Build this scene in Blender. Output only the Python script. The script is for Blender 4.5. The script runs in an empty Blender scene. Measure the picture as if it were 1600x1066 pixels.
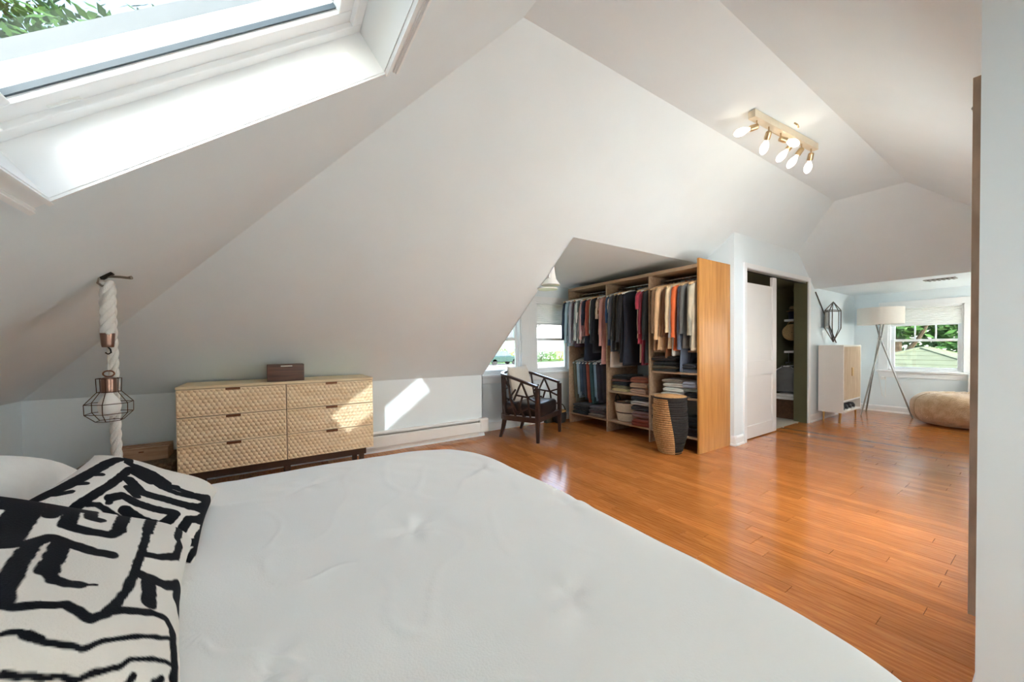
import bpy, bmesh, math, random
from mathutils import Vector, Matrix, noise
random.seed(7)
SC = bpy.context.scene
COL = SC.collection
PI = math.pi

# ---------------------------------------------------------------- camera
yaw, pitch, roll = (math.radians(a) for a in (56.785, -0.905, -0.545))
FPX, CYPX, CAMH = 572.71, 550.76, 1.2
fw = Vector((math.cos(yaw)*math.cos(pitch), math.sin(yaw)*math.cos(pitch), math.sin(pitch)))
rt = Vector((math.sin(yaw), -math.cos(yaw), 0)); up = rt.cross(fw)
rt, up = math.cos(roll)*rt + math.sin(roll)*up, -math.sin(roll)*rt + math.cos(roll)*up
cd = bpy.data.cameras.new('camera'); cam = bpy.data.objects.new('camera', cd); COL.objects.link(cam)
M = Matrix((rt, up, -fw)).transposed().to_4x4(); M.translation = (0, 0, CAMH)
cam.matrix_world = M
cd.sensor_fit = 'HORIZONTAL'; cd.sensor_width = 36.0; cd.lens = FPX/1600*36.0
cd.shift_y = (CYPX-533.0)/1600.0; cd.clip_start = 0.02; cd.clip_end = 300
SC.camera = cam

# ---------------------------------------------------------------- world, sun, exposure
W = bpy.data.worlds.new('sky'); SC.world = W; W.use_nodes = True
wn = W.node_tree; wn.nodes.clear()
wo = wn.nodes.new('ShaderNodeOutputWorld'); wb = wn.nodes.new('ShaderNodeBackground')
sk = wn.nodes.new('ShaderNodeTexSky'); sk.sky_type = 'PREETHAM' if False else 'NISHITA'
sk.sun_disc = False; sk.sun_elevation = math.radians(32); sk.sun_rotation = math.radians(203); sk.air_density = 1.0; sk.dust_density = 2.0
hs = wn.nodes.new('ShaderNodeHueSaturation'); hs.inputs['Saturation'].default_value = 0.7
wn.links.new(sk.outputs[0], hs.inputs['Color']); wt = wn.nodes.new('ShaderNodeMix'); wt.data_type = 'RGBA'; wt.blend_type = 'MULTIPLY'; wt.inputs[0].default_value = 1.0; wt.inputs[7].default_value = (1.0, 1.02, 1.02, 1)
wn.links.new(hs.outputs[0], wt.inputs[6]); wn.links.new(wt.outputs[2], wb.inputs[0]); wn.links.new(wb.outputs[0], wo.inputs[0])
wb.inputs[1].default_value = 0.40
SUN_DIR = Vector((0.423, 1.0, -0.536))
sd = bpy.data.lights.new('sun', 'SUN'); sd.energy = 1.85; sd.angle = math.radians(0.6); sd.color = (0.97, 1.0, 1.0)
so = bpy.data.objects.new('sun', sd); COL.objects.link(so)
so.rotation_euler = SUN_DIR.to_track_quat('-Z', 'Y').to_euler(); so.location = (-4, -10, 8)
SC.view_settings.view_transform = 'Standard'; SC.view_settings.look = 'None'
SC.view_settings.gamma = 1.0; SC.view_settings.use_curve_mapping = False
SC.view_settings.exposure = 2.97
SC.cycles.max_bounces = 12; SC.cycles.diffuse_bounces = 7; SC.cycles.glossy_bounces = 4; SC.cycles.transparent_max_bounces = 12
SC.cycles.sample_clamp_indirect = 6.0

# ---------------------------------------------------------------- materials
def lin(c):
    return tuple((v/255/12.92 if v/255 <= 0.04045 else ((v/255+0.055)/1.055)**2.4) for v in c)
MATS = {}
def mat(name, rgb, rough=0.6, metal=0.0, var=0.08, scale=18.0, bump=0.0, bscale=None, stretch=None, emis=0.0, coat=0.0, sheen=0.0, rgb2=None, rand=0.0, spec=0.5):
    if name in MATS: return MATS[name]
    m = bpy.data.materials.new(name); m.use_nodes = True; MATS[name] = m
    nt = m.node_tree; p = nt.nodes['Principled BSDF']
    tc = nt.nodes.new('ShaderNodeTexCoord'); mp = nt.nodes.new('ShaderNodeMapping')
    nt.links.new(tc.outputs['Object'], mp.inputs[0])
    if stretch: mp.inputs['Scale'].default_value = stretch
    nz = nt.nodes.new('ShaderNodeTexNoise'); nz.inputs['Scale'].default_value = scale; nz.inputs['Detail'].default_value = 4
    nt.links.new(mp.outputs[0], nz.inputs['Vector'])
    rp = nt.nodes.new('ShaderNodeValToRGB')
    a = lin(rgb); b = lin(rgb2) if rgb2 else tuple(v*(1-var) for v in a)
    rp.color_ramp.elements[0].position = 0.35; rp.color_ramp.elements[1].position = 0.65
    rp.color_ramp.elements[0].color = (*b, 1); rp.color_ramp.elements[1].color = (*a, 1)
    nt.links.new(nz.outputs['Fac'], rp.inputs[0]); out = rp.outputs[0]
    if rand:
        oi = nt.nodes.new('ShaderNodeObjectInfo'); mr = nt.nodes.new('ShaderNodeMapRange')
        mr.inputs['To Min'].default_value = 1-rand; mr.inputs['To Max'].default_value = 1+rand
        hv = nt.nodes.new('ShaderNodeHueSaturation')
        nt.links.new(oi.outputs['Random'], mr.inputs[0]); nt.links.new(mr.outputs[0], hv.inputs['Value']); nt.links.new(out, hv.inputs['Color']); out = hv.outputs[0]
    nt.links.new(out, p.inputs['Base Color'])
    p.inputs['Roughness'].default_value = rough; p.inputs['Metallic'].default_value = metal
    p.inputs['Specular IOR Level'].default_value = spec
    if coat: p.inputs['Coat Weight'].default_value = coat; p.inputs['Coat Roughness'].default_value = 0.12
    if sheen: p.inputs['Sheen Weight'].default_value = sheen
    if emis:
        nt.links.new(out, p.inputs['Emission Color']); p.inputs['Emission Strength'].default_value = emis
    if bump:
        bn = nt.nodes.new('ShaderNodeBump'); bn.inputs['Strength'].default_value = bump; bn.inputs['Distance'].default_value = 0.01
        n2 = nt.nodes.new('ShaderNodeTexNoise'); n2.inputs['Scale'].default_value = bscale or scale*3
        nt.links.new(mp.outputs[0], n2.inputs['Vector']); nt.links.new(n2.outputs['Fac'], bn.inputs['Height']); nt.links.new(bn.outputs[0], p.inputs['Normal'])
    return m

def glass_mat(name, tint=(1, 1, 1)):
    m = bpy.data.materials.new(name); m.use_nodes = True; MATS[name] = m
    nt = m.node_tree; nt.nodes.clear()
    o = nt.nodes.new('ShaderNodeOutputMaterial'); mx = nt.nodes.new('ShaderNodeMixShader')
    t = nt.nodes.new('ShaderNodeBsdfTransparent'); g = nt.nodes.new('ShaderNodeBsdfGlossy'); f = nt.nodes.new('ShaderNodeLayerWeight'); pw = nt.nodes.new('ShaderNodeMath'); pw.operation = 'POWER'; pw.inputs[1].default_value = 4.0; ma = nt.nodes.new('ShaderNodeMath'); ma.operation = 'MULTIPLY_ADD'; ma.inputs[1].default_value = 0.8; ma.inputs[2].default_value = 0.035
    t.inputs[0].default_value = (*tint, 1); g.inputs['Roughness'].default_value = 0.01; f.inputs[0].default_value = 0.5
    nt.links.new(f.outputs['Facing'], pw.inputs[0]); nt.links.new(pw.outputs[0], ma.inputs[0]); nt.links.new(ma.outputs[0], mx.inputs[0]); nt.links.new(t.outputs[0], mx.inputs[1]); nt.links.new(g.outputs[0], mx.inputs[2]); nt.links.new(mx.outputs[0], o.inputs[0])
    return m

def plaid_mat(name, c1, c2, c3, s=14):
    m = bpy.data.materials.new(name); m.use_nodes = True; MATS[name] = m
    nt = m.node_tree; p = nt.nodes['Principled BSDF']; tc = nt.nodes.new('ShaderNodeTexCoord')
    prev = None
    for i, (d, c) in enumerate((('X', c2), ('Z', c3), ('Y', c2))):
        w = nt.nodes.new('ShaderNodeTexWave'); w.bands_direction = d; w.inputs['Scale'].default_value = s*(1+0.3*i); w.inputs['Distortion'].default_value = 0.6
        nt.links.new(tc.outputs['Object'], w.inputs['Vector'])
        r = nt.nodes.new('ShaderNodeValToRGB'); r.color_ramp.elements[0].position = 0.62; r.color_ramp.elements[1].position = 0.75
        nt.links.new(w.outputs['Fac'], r.inputs[0])
        mx = nt.nodes.new('ShaderNodeMix'); mx.data_type = 'RGBA'
        nt.links.new(r.outputs[0], mx.inputs[0])
        if prev: nt.links.new(prev, mx.inputs[6])
        else: mx.inputs[6].default_value = (*lin(c1), 1)
        mx.inputs[7].default_value = (*lin(c), 1); prev = mx.outputs[2]
    nt.links.new(prev, p.inputs['Base Color']); p.inputs['Roughness'].default_value = 0.85
    return m

paint = mat('wall_paint', (228, 238, 243), 0.62, var=0.02, scale=3, bump=0.03, bscale=60)
trim_w = mat('white_trim_paint', (236, 239, 241), 0.35, var=0.02, scale=5)
olive = mat('olive_paint', (92, 90, 62), 0.6, var=0.1, scale=4)
door_w = mat('white_door_paint', (232, 231, 230), 0.4, var=0.02, scale=5)
glass = glass_mat('window_glass', (0.74, 0.75, 0.745))
glass_clear = glass_mat('clear_added_window_glass', (0.98, 0.99, 0.98))  # clear panes for the added windows, to pass more daylight
glass_sky = glass_mat('roof_window_glass', (0.46, 0.477, 0.48))
oak_floor = mat('floor_oak', (192, 122, 62), 0.13, var=0.2, scale=5, stretch=(14, 1.2, 14), rgb2=(166, 95, 42), rand=0.16, bump=0.02, bscale=40)
gap_dark = mat('plank_gap', (105, 58, 28), 0.5)
carpet = mat('beige_carpet', (205, 195, 178), 0.95, var=0.15, scale=90, bump=0.4, bscale=200)

# ---------------------------------------------------------------- mesh builder
class MB:
    def __init__(s): s.v = []; s.f = []; s.mi = []; s.cm = 0
    def add(s, vs, fs):
        o = len(s.v); s.v += [tuple(v) for v in vs]; s.f += [tuple(i+o for i in f) for f in fs]; s.mi += [s.cm]*len(fs); return s
    def box(s, a, b):
        (x0, y0, z0), (x1, y1, z1) = a, b
        x0, x1 = sorted((x0, x1)); y0, y1 = sorted((y0, y1)); z0, z1 = sorted((z0, z1))
        return s.add([(x0,y0,z0),(x1,y0,z0),(x1,y1,z0),(x0,y1,z0),(x0,y0,z1),(x1,y0,z1),(x1,y1,z1),(x0,y1,z1)],
                     [(0,3,2,1),(4,5,6,7),(0,1,5,4),(1,2,6,5),(2,3,7,6),(3,0,4,7)])
    def prism(s, poly, vec):
        n = len(poly); vec = Vector(vec); A = [Vector(p) for p in poly]; B = [p+vec for p in A]
        fs = [tuple(range(n-1, -1, -1)), tuple(range(n, 2*n))] + [(i, (i+1) % n, n+(i+1) % n, n+i) for i in range(n)]
        return s.add(A+B, fs)
    def bar(s, p0, p1, w, h, upv=(0, 0, 1)):      # rectangular bar between two points
        p0, p1 = Vector(p0), Vector(p1); d = (p1-p0).normalized(); upv = Vector(upv)
        if abs(d.dot(upv)) > 0.98: upv = Vector((1, 0, 0))
        a = d.cross(upv).normalized()*w/2; b = a.cross(d).normalized()*h/2
        q = [-a-b, a-b, a+b, -a+b]
        return s.add([p0+k for k in q]+[p1+k for k in q], [(0,3,2,1),(4,5,6,7),(0,1,5,4),(1,2,6,5),(2,3,7,6),(3,0,4,7)])
    def tube(s, pts, r, n=8, closed=False, flat=None):
        pts = [Vector(p) for p in pts]; N = len(pts); rs = r if isinstance(r, (list, tuple)) else [r]*N
        prev = None; rings = []
        for i, p in enumerate(pts):
            if closed: t = pts[(i+1) % N]-pts[i-1]
            else: t = pts[min(i+1, N-1)]-pts[max(i-1, 0)]
            t = t.normalized() if t.length > 1e-9 else Vector((0, 0, 1))
            if prev is None: a = t.orthogonal().normalized()
            else:
                a = prev - t*prev.dot(t); a = a.normalized() if a.length > 1e-6 else t.orthogonal().normalized()
            prev = a; b = t.cross(a); rings.append([p+(a*math.cos(2*PI*k/n)+b*math.sin(2*PI*k/n))*rs[i] for k in range(n)])
        vs = [v for q in rings for v in q]; fs = []
        for i in range(N if closed else N-1):
            j = (i+1) % N
            for k in range(n): fs.append((i*n+k, i*n+(k+1) % n, j*n+(k+1) % n, j*n+k))
        if not closed: fs += [tuple(range(n-1, -1, -1)), tuple((N-1)*n+k for k in range(n))]
        return s.add(vs, fs)
    def lathe(s, prof, c=(0, 0, 0), n=24, caps=True, sx=1, sy=1):
        vs = []; fs = []; cx, cy, cz = c; N = len(prof)
        for r, z in prof:
            for k in range(n): vs.append((cx+r*sx*math.cos(2*PI*k/n), cy+r*sy*math.sin(2*PI*k/n), cz+z))
        for i in range(N-1):
            for k in range(n): fs.append((i*n+k, i*n+(k+1) % n, (i+1)*n+(k+1) % n, (i+1)*n+k))
        if caps: fs += [tuple(range(n-1, -1, -1)), tuple((N-1)*n+k for k in range(n))]
        return s.add(vs, fs)
    def loft(s, rings, cap=True, closed_u=True):
        n = len(rings[0]); vs = [v for q in rings for v in q]; fs = []
        for i in range(len(rings)-1):
            for k in range(n if closed_u else n-1): fs.append((i*n+k, i*n+(k+1) % n, (i+1)*n+(k+1) % n, (i+1)*n+k))
        if cap: fs += [tuple(range(n-1, -1, -1)), tuple((len(rings)-1)*n+k for k in range(n))]
        return s.add(vs, fs)
    def grid(s, fn, nu, nv):
        vs = [fn(i/nu, j/nv) for j in range(nv+1) for i in range(nu+1)]
        return s.add(vs, [(j*(nu+1)+i, j*(nu+1)+i+1, (j+1)*(nu+1)+i+1, (j+1)*(nu+1)+i) for j in range(nv) for i in range(nu)])
    def ball(s, c, r, n=12, m=8):
        rx, ry, rz = r if isinstance(r, (list, tuple)) else (r, r, r)
        vs = [(c[0], c[1], c[2]-rz)]; fs = []
        for j in range(1, m):
            t = -PI/2+PI*j/m
            for k in range(n): vs.append((c[0]+rx*math.cos(t)*math.cos(2*PI*k/n), c[1]+ry*math.cos(t)*math.sin(2*PI*k/n), c[2]+rz*math.sin(t)))
        vs.append((c[0], c[1], c[2]+rz)); L = len(vs)-1
        for k in range(n):
            fs.append((0, 1+(k+1) % n, 1+k)); fs.append((L, L-n+k, L-n+(k+1) % n))
        for j in range(m-2):
            for k in range(n): fs.append((1+j*n+k, 1+j*n+(k+1) % n, 1+(j+1)*n+(k+1) % n, 1+(j+1)*n+k))
        return s.add(vs, fs)
    def mesh(s, name, off=(0, 0, 0), smooth=False, bevel=0.0, bseg=2, fix=True):
        me = bpy.data.meshes.new(name); ox, oy, oz = off
        me.from_pydata([(x-ox, y-oy, z-oz) for x, y, z in s.v], [], s.f)
        if any(s.mi): me.polygons.foreach_set('material_index', s.mi)
        if fix or bevel:
            bm = bmesh.new(); bm.from_mesh(me)
            if fix: bmesh.ops.recalc_face_normals(bm, faces=bm.faces)
            if bevel:
                es = [e for e in bm.edges if len(e.link_faces) == 2 and e.calc_face_angle(0) > 0.5]
                bmesh.ops.bevel(bm, geom=es, offset=bevel, segments=bseg, affect='EDGES', profile=0.5, clamp_overlap=True)
            bm.to_mesh(me); bm.free()
        if smooth:
            me.polygons.foreach_set('use_smooth', [True]*len(me.polygons))
            if smooth != 'all': me.set_sharp_from_angle(angle=math.radians(40))
        me.update(); return me
    def build(s, name, m, parent=None, smooth=False, bevel=0.0, bseg=2, fix=True):
        off = ROOTLOC.get(parent.name, (0, 0, 0)) if parent else (0, 0, 0)
        me = s.mesh(name, off, smooth, bevel, bseg, fix)
        for q in (m if isinstance(m, (list, tuple)) else [m]): me.materials.append(q)
        o = bpy.data.objects.new(name, me); COL.objects.link(o)
        if parent: o.parent = parent; ROOTLOC[o.name] = off
        return o
ROOTLOC = {}
def tag(o, label=None, cat=None, group=None, kind=None):
    if label: o['label'] = label
    if cat: o['category'] = cat
    if group: o['group'] = group
    if kind: o['kind'] = kind
    return o
def thing(name, label, cat, loc=(0, 0, 0), rz=0, group=None, kind=None, local=False):
    o = bpy.data.objects.new(name, None); COL.objects.link(o); o.empty_display_size = 0.05
    o.location = loc; o.rotation_euler = (0, 0, rz); tag(o, label, cat, group, kind)
    ROOTLOC[o.name] = (0, 0, 0) if (local or rz) else tuple(loc)
    return o
def child(src, parent, name=None):
    c = bpy.data.objects.new(name or src.name.split('.')[0], src.data); COL.objects.link(c); c.parent = parent; return c
def copy_thing(o, loc, rz=None, label=None):
    r = o.copy(); COL.objects.link(r); r.location = loc
    if rz is not None: r.rotation_euler = (0, 0, rz)
    if label: r['label'] = label
    for ch in o.children:
        c = ch.copy(); COL.objects.link(c); c.parent = r
        for g in ch.children:
            d = g.copy(); COL.objects.link(d); d.parent = c
    return r
def struct(name, mb, m, label, parent=None, **k):
    o = mb.build(name, m, parent, **k)
    if not parent: tag(o, label, name.split('_')[0], None, 'structure')
    return o

# ================================================================ STRUCTURE
S = 0.776; ZK = 0.82
YL, XH = 4.37, -1.6          # knee wall left, knee wall right, head wall
YFL, YFR = 1.617, 1.0
YR = YFL+YFR-YL; ZF = ZK+S*(YL-YFL)                    # flat ceiling strip
XF0, XF1 = XH+YL-YFL, 5.83
XD0, XD1, YD = 2.38, 4.56, 2.566         # dormer opening
YW = 4.56                                # dormer window wall
YC = 2.18; XA = 8.9; YNW = 0.147; XNW = 1.7; XHDR = 7.01; ZAL = 2.06
def zl(y): return ZK+S*(YL-y)
def zr(y): return ZK+S*(y-YR)
def zh(x): return ZK+S*(x-XH)
def zf(x): return ZF-S*(x-XF1)
TH = 0.14
nL = Vector((0, S, 1)).normalized()*TH; nR = Vector((0, -S, 1)).normalized()*TH
nH = Vector((-S, 0, 1)).normalized()*TH; nF = Vector((S, 0, 1)).normalized()*TH
# floor slab and planks
fl = struct('floor', MB().box((XH-.1, YR-.1, -.2), (XA+.1, 4.7, -.012)), gap_dark, 'glossy orange oak strip floor across the attic bedroom')
PW = 0.083
plank_meshes = {}
def plank_mesh(L):
    k = round(L, 2)
    if k not in plank_meshes:
        plank_meshes[k] = MB().box((0, 0, -.012), (PW-.0012, k-.0016, 0)).mesh('plank', bevel=0.0007, bseg=1); plank_meshes[k].materials.append(oak_floor)
    return plank_meshes[k]
rest = MB(); x = XH; npl = 0
while x < XA-.001:
    y = YR - random.choice([0, .2, .4, .6, .8]) if x < XNW else -0.15-random.choice([0, .2, .4, .6, .8, 1.0])
    ymax = 4.6 if x < 4.5 else 2.25
    while y < ymax:
        L = random.choice([.7, .9, 1.1, 1.3, 1.5]); 
        near = 0.85 < x < 6.2 and y+L > 0.15 and (x > 1.4 or y+L > .6)
        if near and npl < 300:
            o = bpy.data.objects.new('plank', plank_mesh(L)); COL.objects.link(o); o.parent = fl; o.location = (x, y, random.uniform(-.0004, .0004)); npl += 1
        else: rest.box((x, y, -.012), (x+PW-.0012, y+L-.0016, 0))
        y += L
    x += PW
tag(rest.build('planks', oak_floor, fl), kind='stuff')

# left slope (one piece, notched by the dormer), head slope with roof-window hole, others
def slabs(polys, nrm, zfun):
    mb = MB()
    for poly in polys: mb.prism([(a, b, zfun(a, b)) for a, b in poly], nrm)
    return mb
struct('wall_slope_left', slabs([[(XH, YL), (XD0, YL), (XD0, YFL), (XF0, YFL)], [(XD0, YD), (XD1, YD), (XD1, YFL), (XD0, YFL)],
       [(XD1, YD), (XD1, YFL), (XF1, YFL), (XF1+YC+.08-YFL, YC+.08), (XD1, YC+.08)]], nL, lambda a, b: zl(b)), paint, 'white sloped ceiling above the hex-front dresser')
HX0, HX1, HY0, HY1 = -0.535, 0.417, 0.79, 1.62
g_ = .0121; GX0, GX1, GY0, GY1 = HX0-g_*.79, HX1+g_*.79, HY0-g_, HY1+g_
hl = lambda x: YL-(x-XH)
hr = lambda x: YR+(x-XH)
struct('wall_slope_head', slabs([[(XH, YR), (XH, YL), (GX0, hl(GX0)), (GX0, hr(GX0))], [(GX1, hr(GX1)), (GX1, hl(GX1)), (XF0, YFL), (XF0, YFR)],
       [(GX0, GY1), (GX0, hl(GX0)), (GX1, hl(GX1)), (GX1, GY1)], [(GX0, hr(GX0)), (GX0, GY0), (GX1, GY0), (GX1, hr(GX1))]], nH, lambda a, b: zh(a)), paint, 'white sloped ceiling around the roof window over the bed head')
RX0, RX1, RYT, RYW = .06, 1.30, -.15, -1.95      # unseen rear dormer behind the camera, added to bring in daylight
struct('wall_slope_right', slabs([[(XH, YR), (XH+RYT-YR, RYT), (RX0, RYT), (RX0, YR)], [(RX1, YR), (RX1, RYT), (XNW, RYT), (XNW, YR)], [(XH+RYT-YR, RYT), (XF0, YFR), (XNW, YFR), (XNW, RYT)],
       [(XNW, YNW-.02), (XNW, YFR), (XF1, YFR), (XF1+YFR-YNW+.02, YNW-.02)]], nR, lambda a, b: zr(b)), paint, 'white sloped ceiling on the right of the flat strip')
struct('wall_slope_far', slabs([[(XF1, YFR), (XF1, YFL), (XF1+YC+.08-YFL, YC+.08), (XHDR, YC+.08), (XHDR, YNW-.02), (XF1+YFR-YNW+.02, YNW-.02)]], nF, lambda a, b: zf(a)), paint, 'white sloped end ceiling above the window alcove')
struct('ceiling', MB().box((XF0, YFR, ZF), (XF1, YFL, ZF+.14)), paint, 'narrow flat white ceiling strip with the track light')
struct('wall_left', MB().box((XH-.1, YL, -.1), (XD0, YL+.12, ZK)), paint, 'low white knee wall behind the dresser')
struct('wall_head', MB().box((XH-.12, YR-.1, -.1), (XH, YL+.1, ZK)), paint, 'low white knee wall at the bed head')
struct('wall_right', MB().box((XH-.1, YR-.12, -.1), (RX0, YR, ZK)).box((RX1, YR-.12, -.1), (XNW, YR, ZK)), paint, 'low white knee wall behind the photographer')
for q_, (xa, xb) in enumerate(((RX0-.03, RX0), (RX1, RX1+.03))):
    struct('wall_added_rear_cheek_%s' % 'ab'[q_], MB().prism([(xa, YR, -.1), (xa, YR, ZK), (xa, RYT, zr(RYT)), (xa, RYT, 2.25), (xa, RYW-.1, 2.25), (xa, RYW-.1, -.1)], (.03, 0, 0)), paint, 'white cheek wall of the added rear dormer behind the camera')
struct('ceiling_added_rear_dormer', MB().box((RX0-.03, RYW-.1, zr(RYT)), (RX1+.03, RYT, zr(RYT)+.12)), paint, 'white ceiling of the added rear dormer behind the camera')
WIN5 = (RX0+.06, RX1-.06, .14, 2.0)
def wall_with_holes(u0, u1, z0, z1, holes, pt, th):
    """pt(u,z)->xyz on the inner face, th thickness vector; holes = list of (u0,u1,z0,z1) sorted"""
    mb = MB(); cur = u0
    def q(a, b, c, d): mb.prism([pt(a, c), pt(b, c), pt(b, d), pt(a, d)], th)
    for a, b, c, d in holes:
        if a > cur: q(cur, a, z0, z1)
        q(a, b, z0, c); q(a, b, d, z1); cur = b
    q(cur, u1, z0, z1); return mb
struct('wall_added_rear_window', wall_with_holes(RX0-.03, RX1+.03, -.1, 2.25, [WIN5], lambda u, z: (u, RYW, z), (0, -.14, 0)), paint, 'white wall of the added rear dormer with its window behind the camera')
# dormer cheek, ceiling and window wall
struct('wall_dormer_cheek', MB().prism([(XD0, YL, -.1), (XD0, YL, ZK), (XD0, YD, zl(YD)), (XD0, YD, 2.4), (XD0, YW+.1, 2.4), (XD0, YW+.1, -.1)], (-.012, 0, 0)), paint, 'white cheek wall on the left side of the closet dormer')
struct('ceiling_dormer', MB().prism([(XD0-.012, YD, zl(YD)), (XD1+.05, YD, zl(YD)), (XD1+.05, YW+.1, 2.155), (XD0-.012, YW+.1, 2.155)], (0, .03, .1)), paint, 'grey white dormer ceiling above the clothes rack')
WIN1 = (2.44, 3.15, 0.80, 1.89); WIN2 = (3.43, 4.14, 0.80, 1.89)
struct('wall_window_dormer', wall_with_holes(XD0-.01, XD1+.05, -.1, 2.2, [WIN1, WIN2], lambda u, z: (u, YW, z), (0, .14, 0)), paint, 'white dormer wall with the two windows beside the clothes rack')
# closet box
struct('wall_closet_side', MB().prism([(XD1, YC, -.1), (XD1, YW+.1, -.1), (XD1, YW+.1, 2.25), (XD1, YD, zl(YD)+.02), (XD1, YC, zl(YC)+.02)], (.06, 0, 0)), paint, 'white closet side wall behind the clothes rack')
DX0, DX1, DZ = 4.83, 6.74, 2.13
xe = XF1+YC-YFL      # far slope meets the closet wall
struct('wall_closet_front', MB().prism([(XD1+.06, YC, -.1), (DX0, YC, -.1), (DX0, YC, zl(YC)+.02), (XD1+.06, YC, zl(YC)+.02)], (0, .1, 0))
       .prism([(DX0, YC, DZ), (DX1, YC, DZ), (DX1, YC, zf(DX1)+.03), (xe, YC, zl(YC)+.03), (DX0, YC, zl(YC)+.02)], (0, .1, 0))
       .prism([(DX1, YC, -.1), (XA+.1, YC, -.1), (XA+.1, YC, 2.15), (XHDR, YC, 2.15), (XHDR, YC, zf(XHDR)+.03), (DX1, YC, zf(DX1)+.03)], (0, .1, 0)), paint, 'white wall with the sliding closet door and hanging mirror ornament')
cl = MB().box((XD1+.06, 4.2, -.1), (7.35, 4.3, 2.6)).box((7.25, YC+.1, -.1), (7.35, 4.25, 2.6)).box((XD1+.055, YC+.1, -.1), (XD1+.075, 4.25, 2.6)).box((XD1+.06, YC+.1, 2.135), (7.35, 4.3, 2.3)).box((DX1+.0, YC+.1, -.1), (DX1+.06, YC+.17, DZ+.2))
struct('wall_closet_inside', cl, olive, 'dark olive closet interior seen through the half open sliding door')
struct('floor_closet', MB().box((XD1+.08, YC+.1, -.05), (7.25, 4.2, .008)), carpet, 'beige closet carpet behind the sliding door')
# alcove
struct('ceiling_alcove', MB().box((XHDR-.01, YNW-.1, ZAL), (XA+.1, YC+.1, ZAL+.1)), paint, 'white alcove ceiling with a small air vent')
FWIN = (0.91, 1.735, 0.735, 1.80)
struct('wall_far', wall_with_holes(YNW-.1, YC+.1, -.1, 2.15, [FWIN], lambda u, z: (XA, u, z), (.14, 0, 0)), paint, 'white far wall with the single window behind the tripod lamp')
WIN6 = (2.3, 3.8, .45, 2.02); WIN7 = (7.45, 8.55, .8, 1.8)  # openings for two unseen side windows added for daylight
ws_ = wall_with_holes(XNW+.1, XA+.1, -.1, 2.5, [WIN6, WIN7], lambda u, z: (u, YNW, z), (0, -.1, 0)).box((XNW, YR-.1, -.1), (XNW+.1, YNW, 2.5))
struct('wall_stair', ws_, paint, 'pale wall end at the right edge beside the camera')
# baseboards
def bboard(name, p0, p1, out, label, h=.115):
    p0, p1, o = Vector((*p0, 0)), Vector((*p1, 0)), Vector((*out, 0))
    prof = [(0, 0), (.026, 0), (.026, .018), (.018, .028), (.018, h-.02), (.012, h-.006), (.006, h), (0, h)]
    mb = MB().prism([p0+o*a+Vector((0, 0, b)) for a, b in prof], p1-p0)
    return struct(name, mb, trim_w, label)
bboard('baseboard_closet_corner', (XD1-.02, YC), (DX0-.07, YC), (0, -1), 'white baseboard return at the closet corner beside the oak panel')
bboard('baseboard_closet_side', (XD1, YC-.026), (XD1, YC+.035), (-1, 0), 'short white baseboard end on the closet corner')
bboard('baseboard_alcove', (DX1+.075, YC), (XA, YC), (0, -1), 'white baseboard under the white cabinet')
bboard('baseboard_far', (XA, YNW), (XA, YC), (-1, 0), 'white baseboard below the far window')
bboard('baseboard_dormer', (XD0, YW), (XD1, YW), (0, -1), 'white baseboard below the dormer windows')
bboard('baseboard_stair', (XNW, YNW), (6.5, YNW), (0, 1), 'white baseboard at the right wall end', h=.14)

leak_bars = MB()  # unseen bars added over the creases to stop light leaking in
for a, b in (((XH, YL, ZK), (XF0, YFL, ZF)), ((XH, YR, ZK), (XF0, YFR, ZF)), ((XF0, YFR, ZF), (XF0, YFL, ZF)), ((XF0, YFL, ZF), (XF1, YFL, ZF)), ((XF0, YFR, ZF), (XF1, YFR, ZF)),
             ((XF1, YFL, ZF), (XF1+YC-YFL, YC, zl(YC))), ((XF1, YFR, ZF), (XF1, YFL, ZF)), ((XF1, YFR, ZF), (XF1+YFR-YNW, YNW, zr(YNW)))):
    leak_bars.bar(Vector(a)+Vector((0, 0, .095)), Vector(b)+Vector((0, 0, .095)), .14, .14)
struct('trim_leak_bars', leak_bars, paint, 'unseen bars added along the ceiling creases to block light leaks')
#@@OBJECTS
BULB_W = 1.8
# ================================================================ WINDOWS AND OUTDOORS
shade_m = mat('pleated_shade', (205, 205, 204), 0.9, var=0.03, scale=30)
nickel = mat('brushed_nickel', (170, 168, 162), 0.35, 1.0, var=0.1, scale=60)
def sheer(name, fac):
    m = bpy.data.materials.new(name); m.use_nodes = True; nt = m.node_tree; nt.nodes.clear()
    _o = nt.nodes.new('ShaderNodeOutputMaterial'); _m = nt.nodes.new('ShaderNodeMixShader'); _d = nt.nodes.new('ShaderNodeBsdfDiffuse'); _t = nt.nodes.new('ShaderNodeBsdfTranslucent'); _w = nt.nodes.new('ShaderNodeTexWave'); _r = nt.nodes.new('ShaderNodeValToRGB'); _c = nt.nodes.new('ShaderNodeTexCoord')
    _w.inputs['Scale'].default_value = 40; _r.color_ramp.elements[0].color = (.86, .86, .85, 1); _r.color_ramp.elements[1].color = (.95, .95, .94, 1)
    nt.links.new(_c.outputs['Object'], _w.inputs['Vector']); nt.links.new(_w.outputs['Fac'], _r.inputs[0]); nt.links.new(_r.outputs[0], _d.inputs[0]); nt.links.new(_r.outputs[0], _t.inputs[0]); _m.inputs[0].default_value = fac
    nt.links.new(_d.outputs[0], _m.inputs[1]); nt.links.new(_t.outputs[0], _m.inputs[2]); nt.links.new(_m.outputs[0], _o.inputs[0]); return m
shade_cloth = sheer('pleated_shade_cloth', .06)
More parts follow.
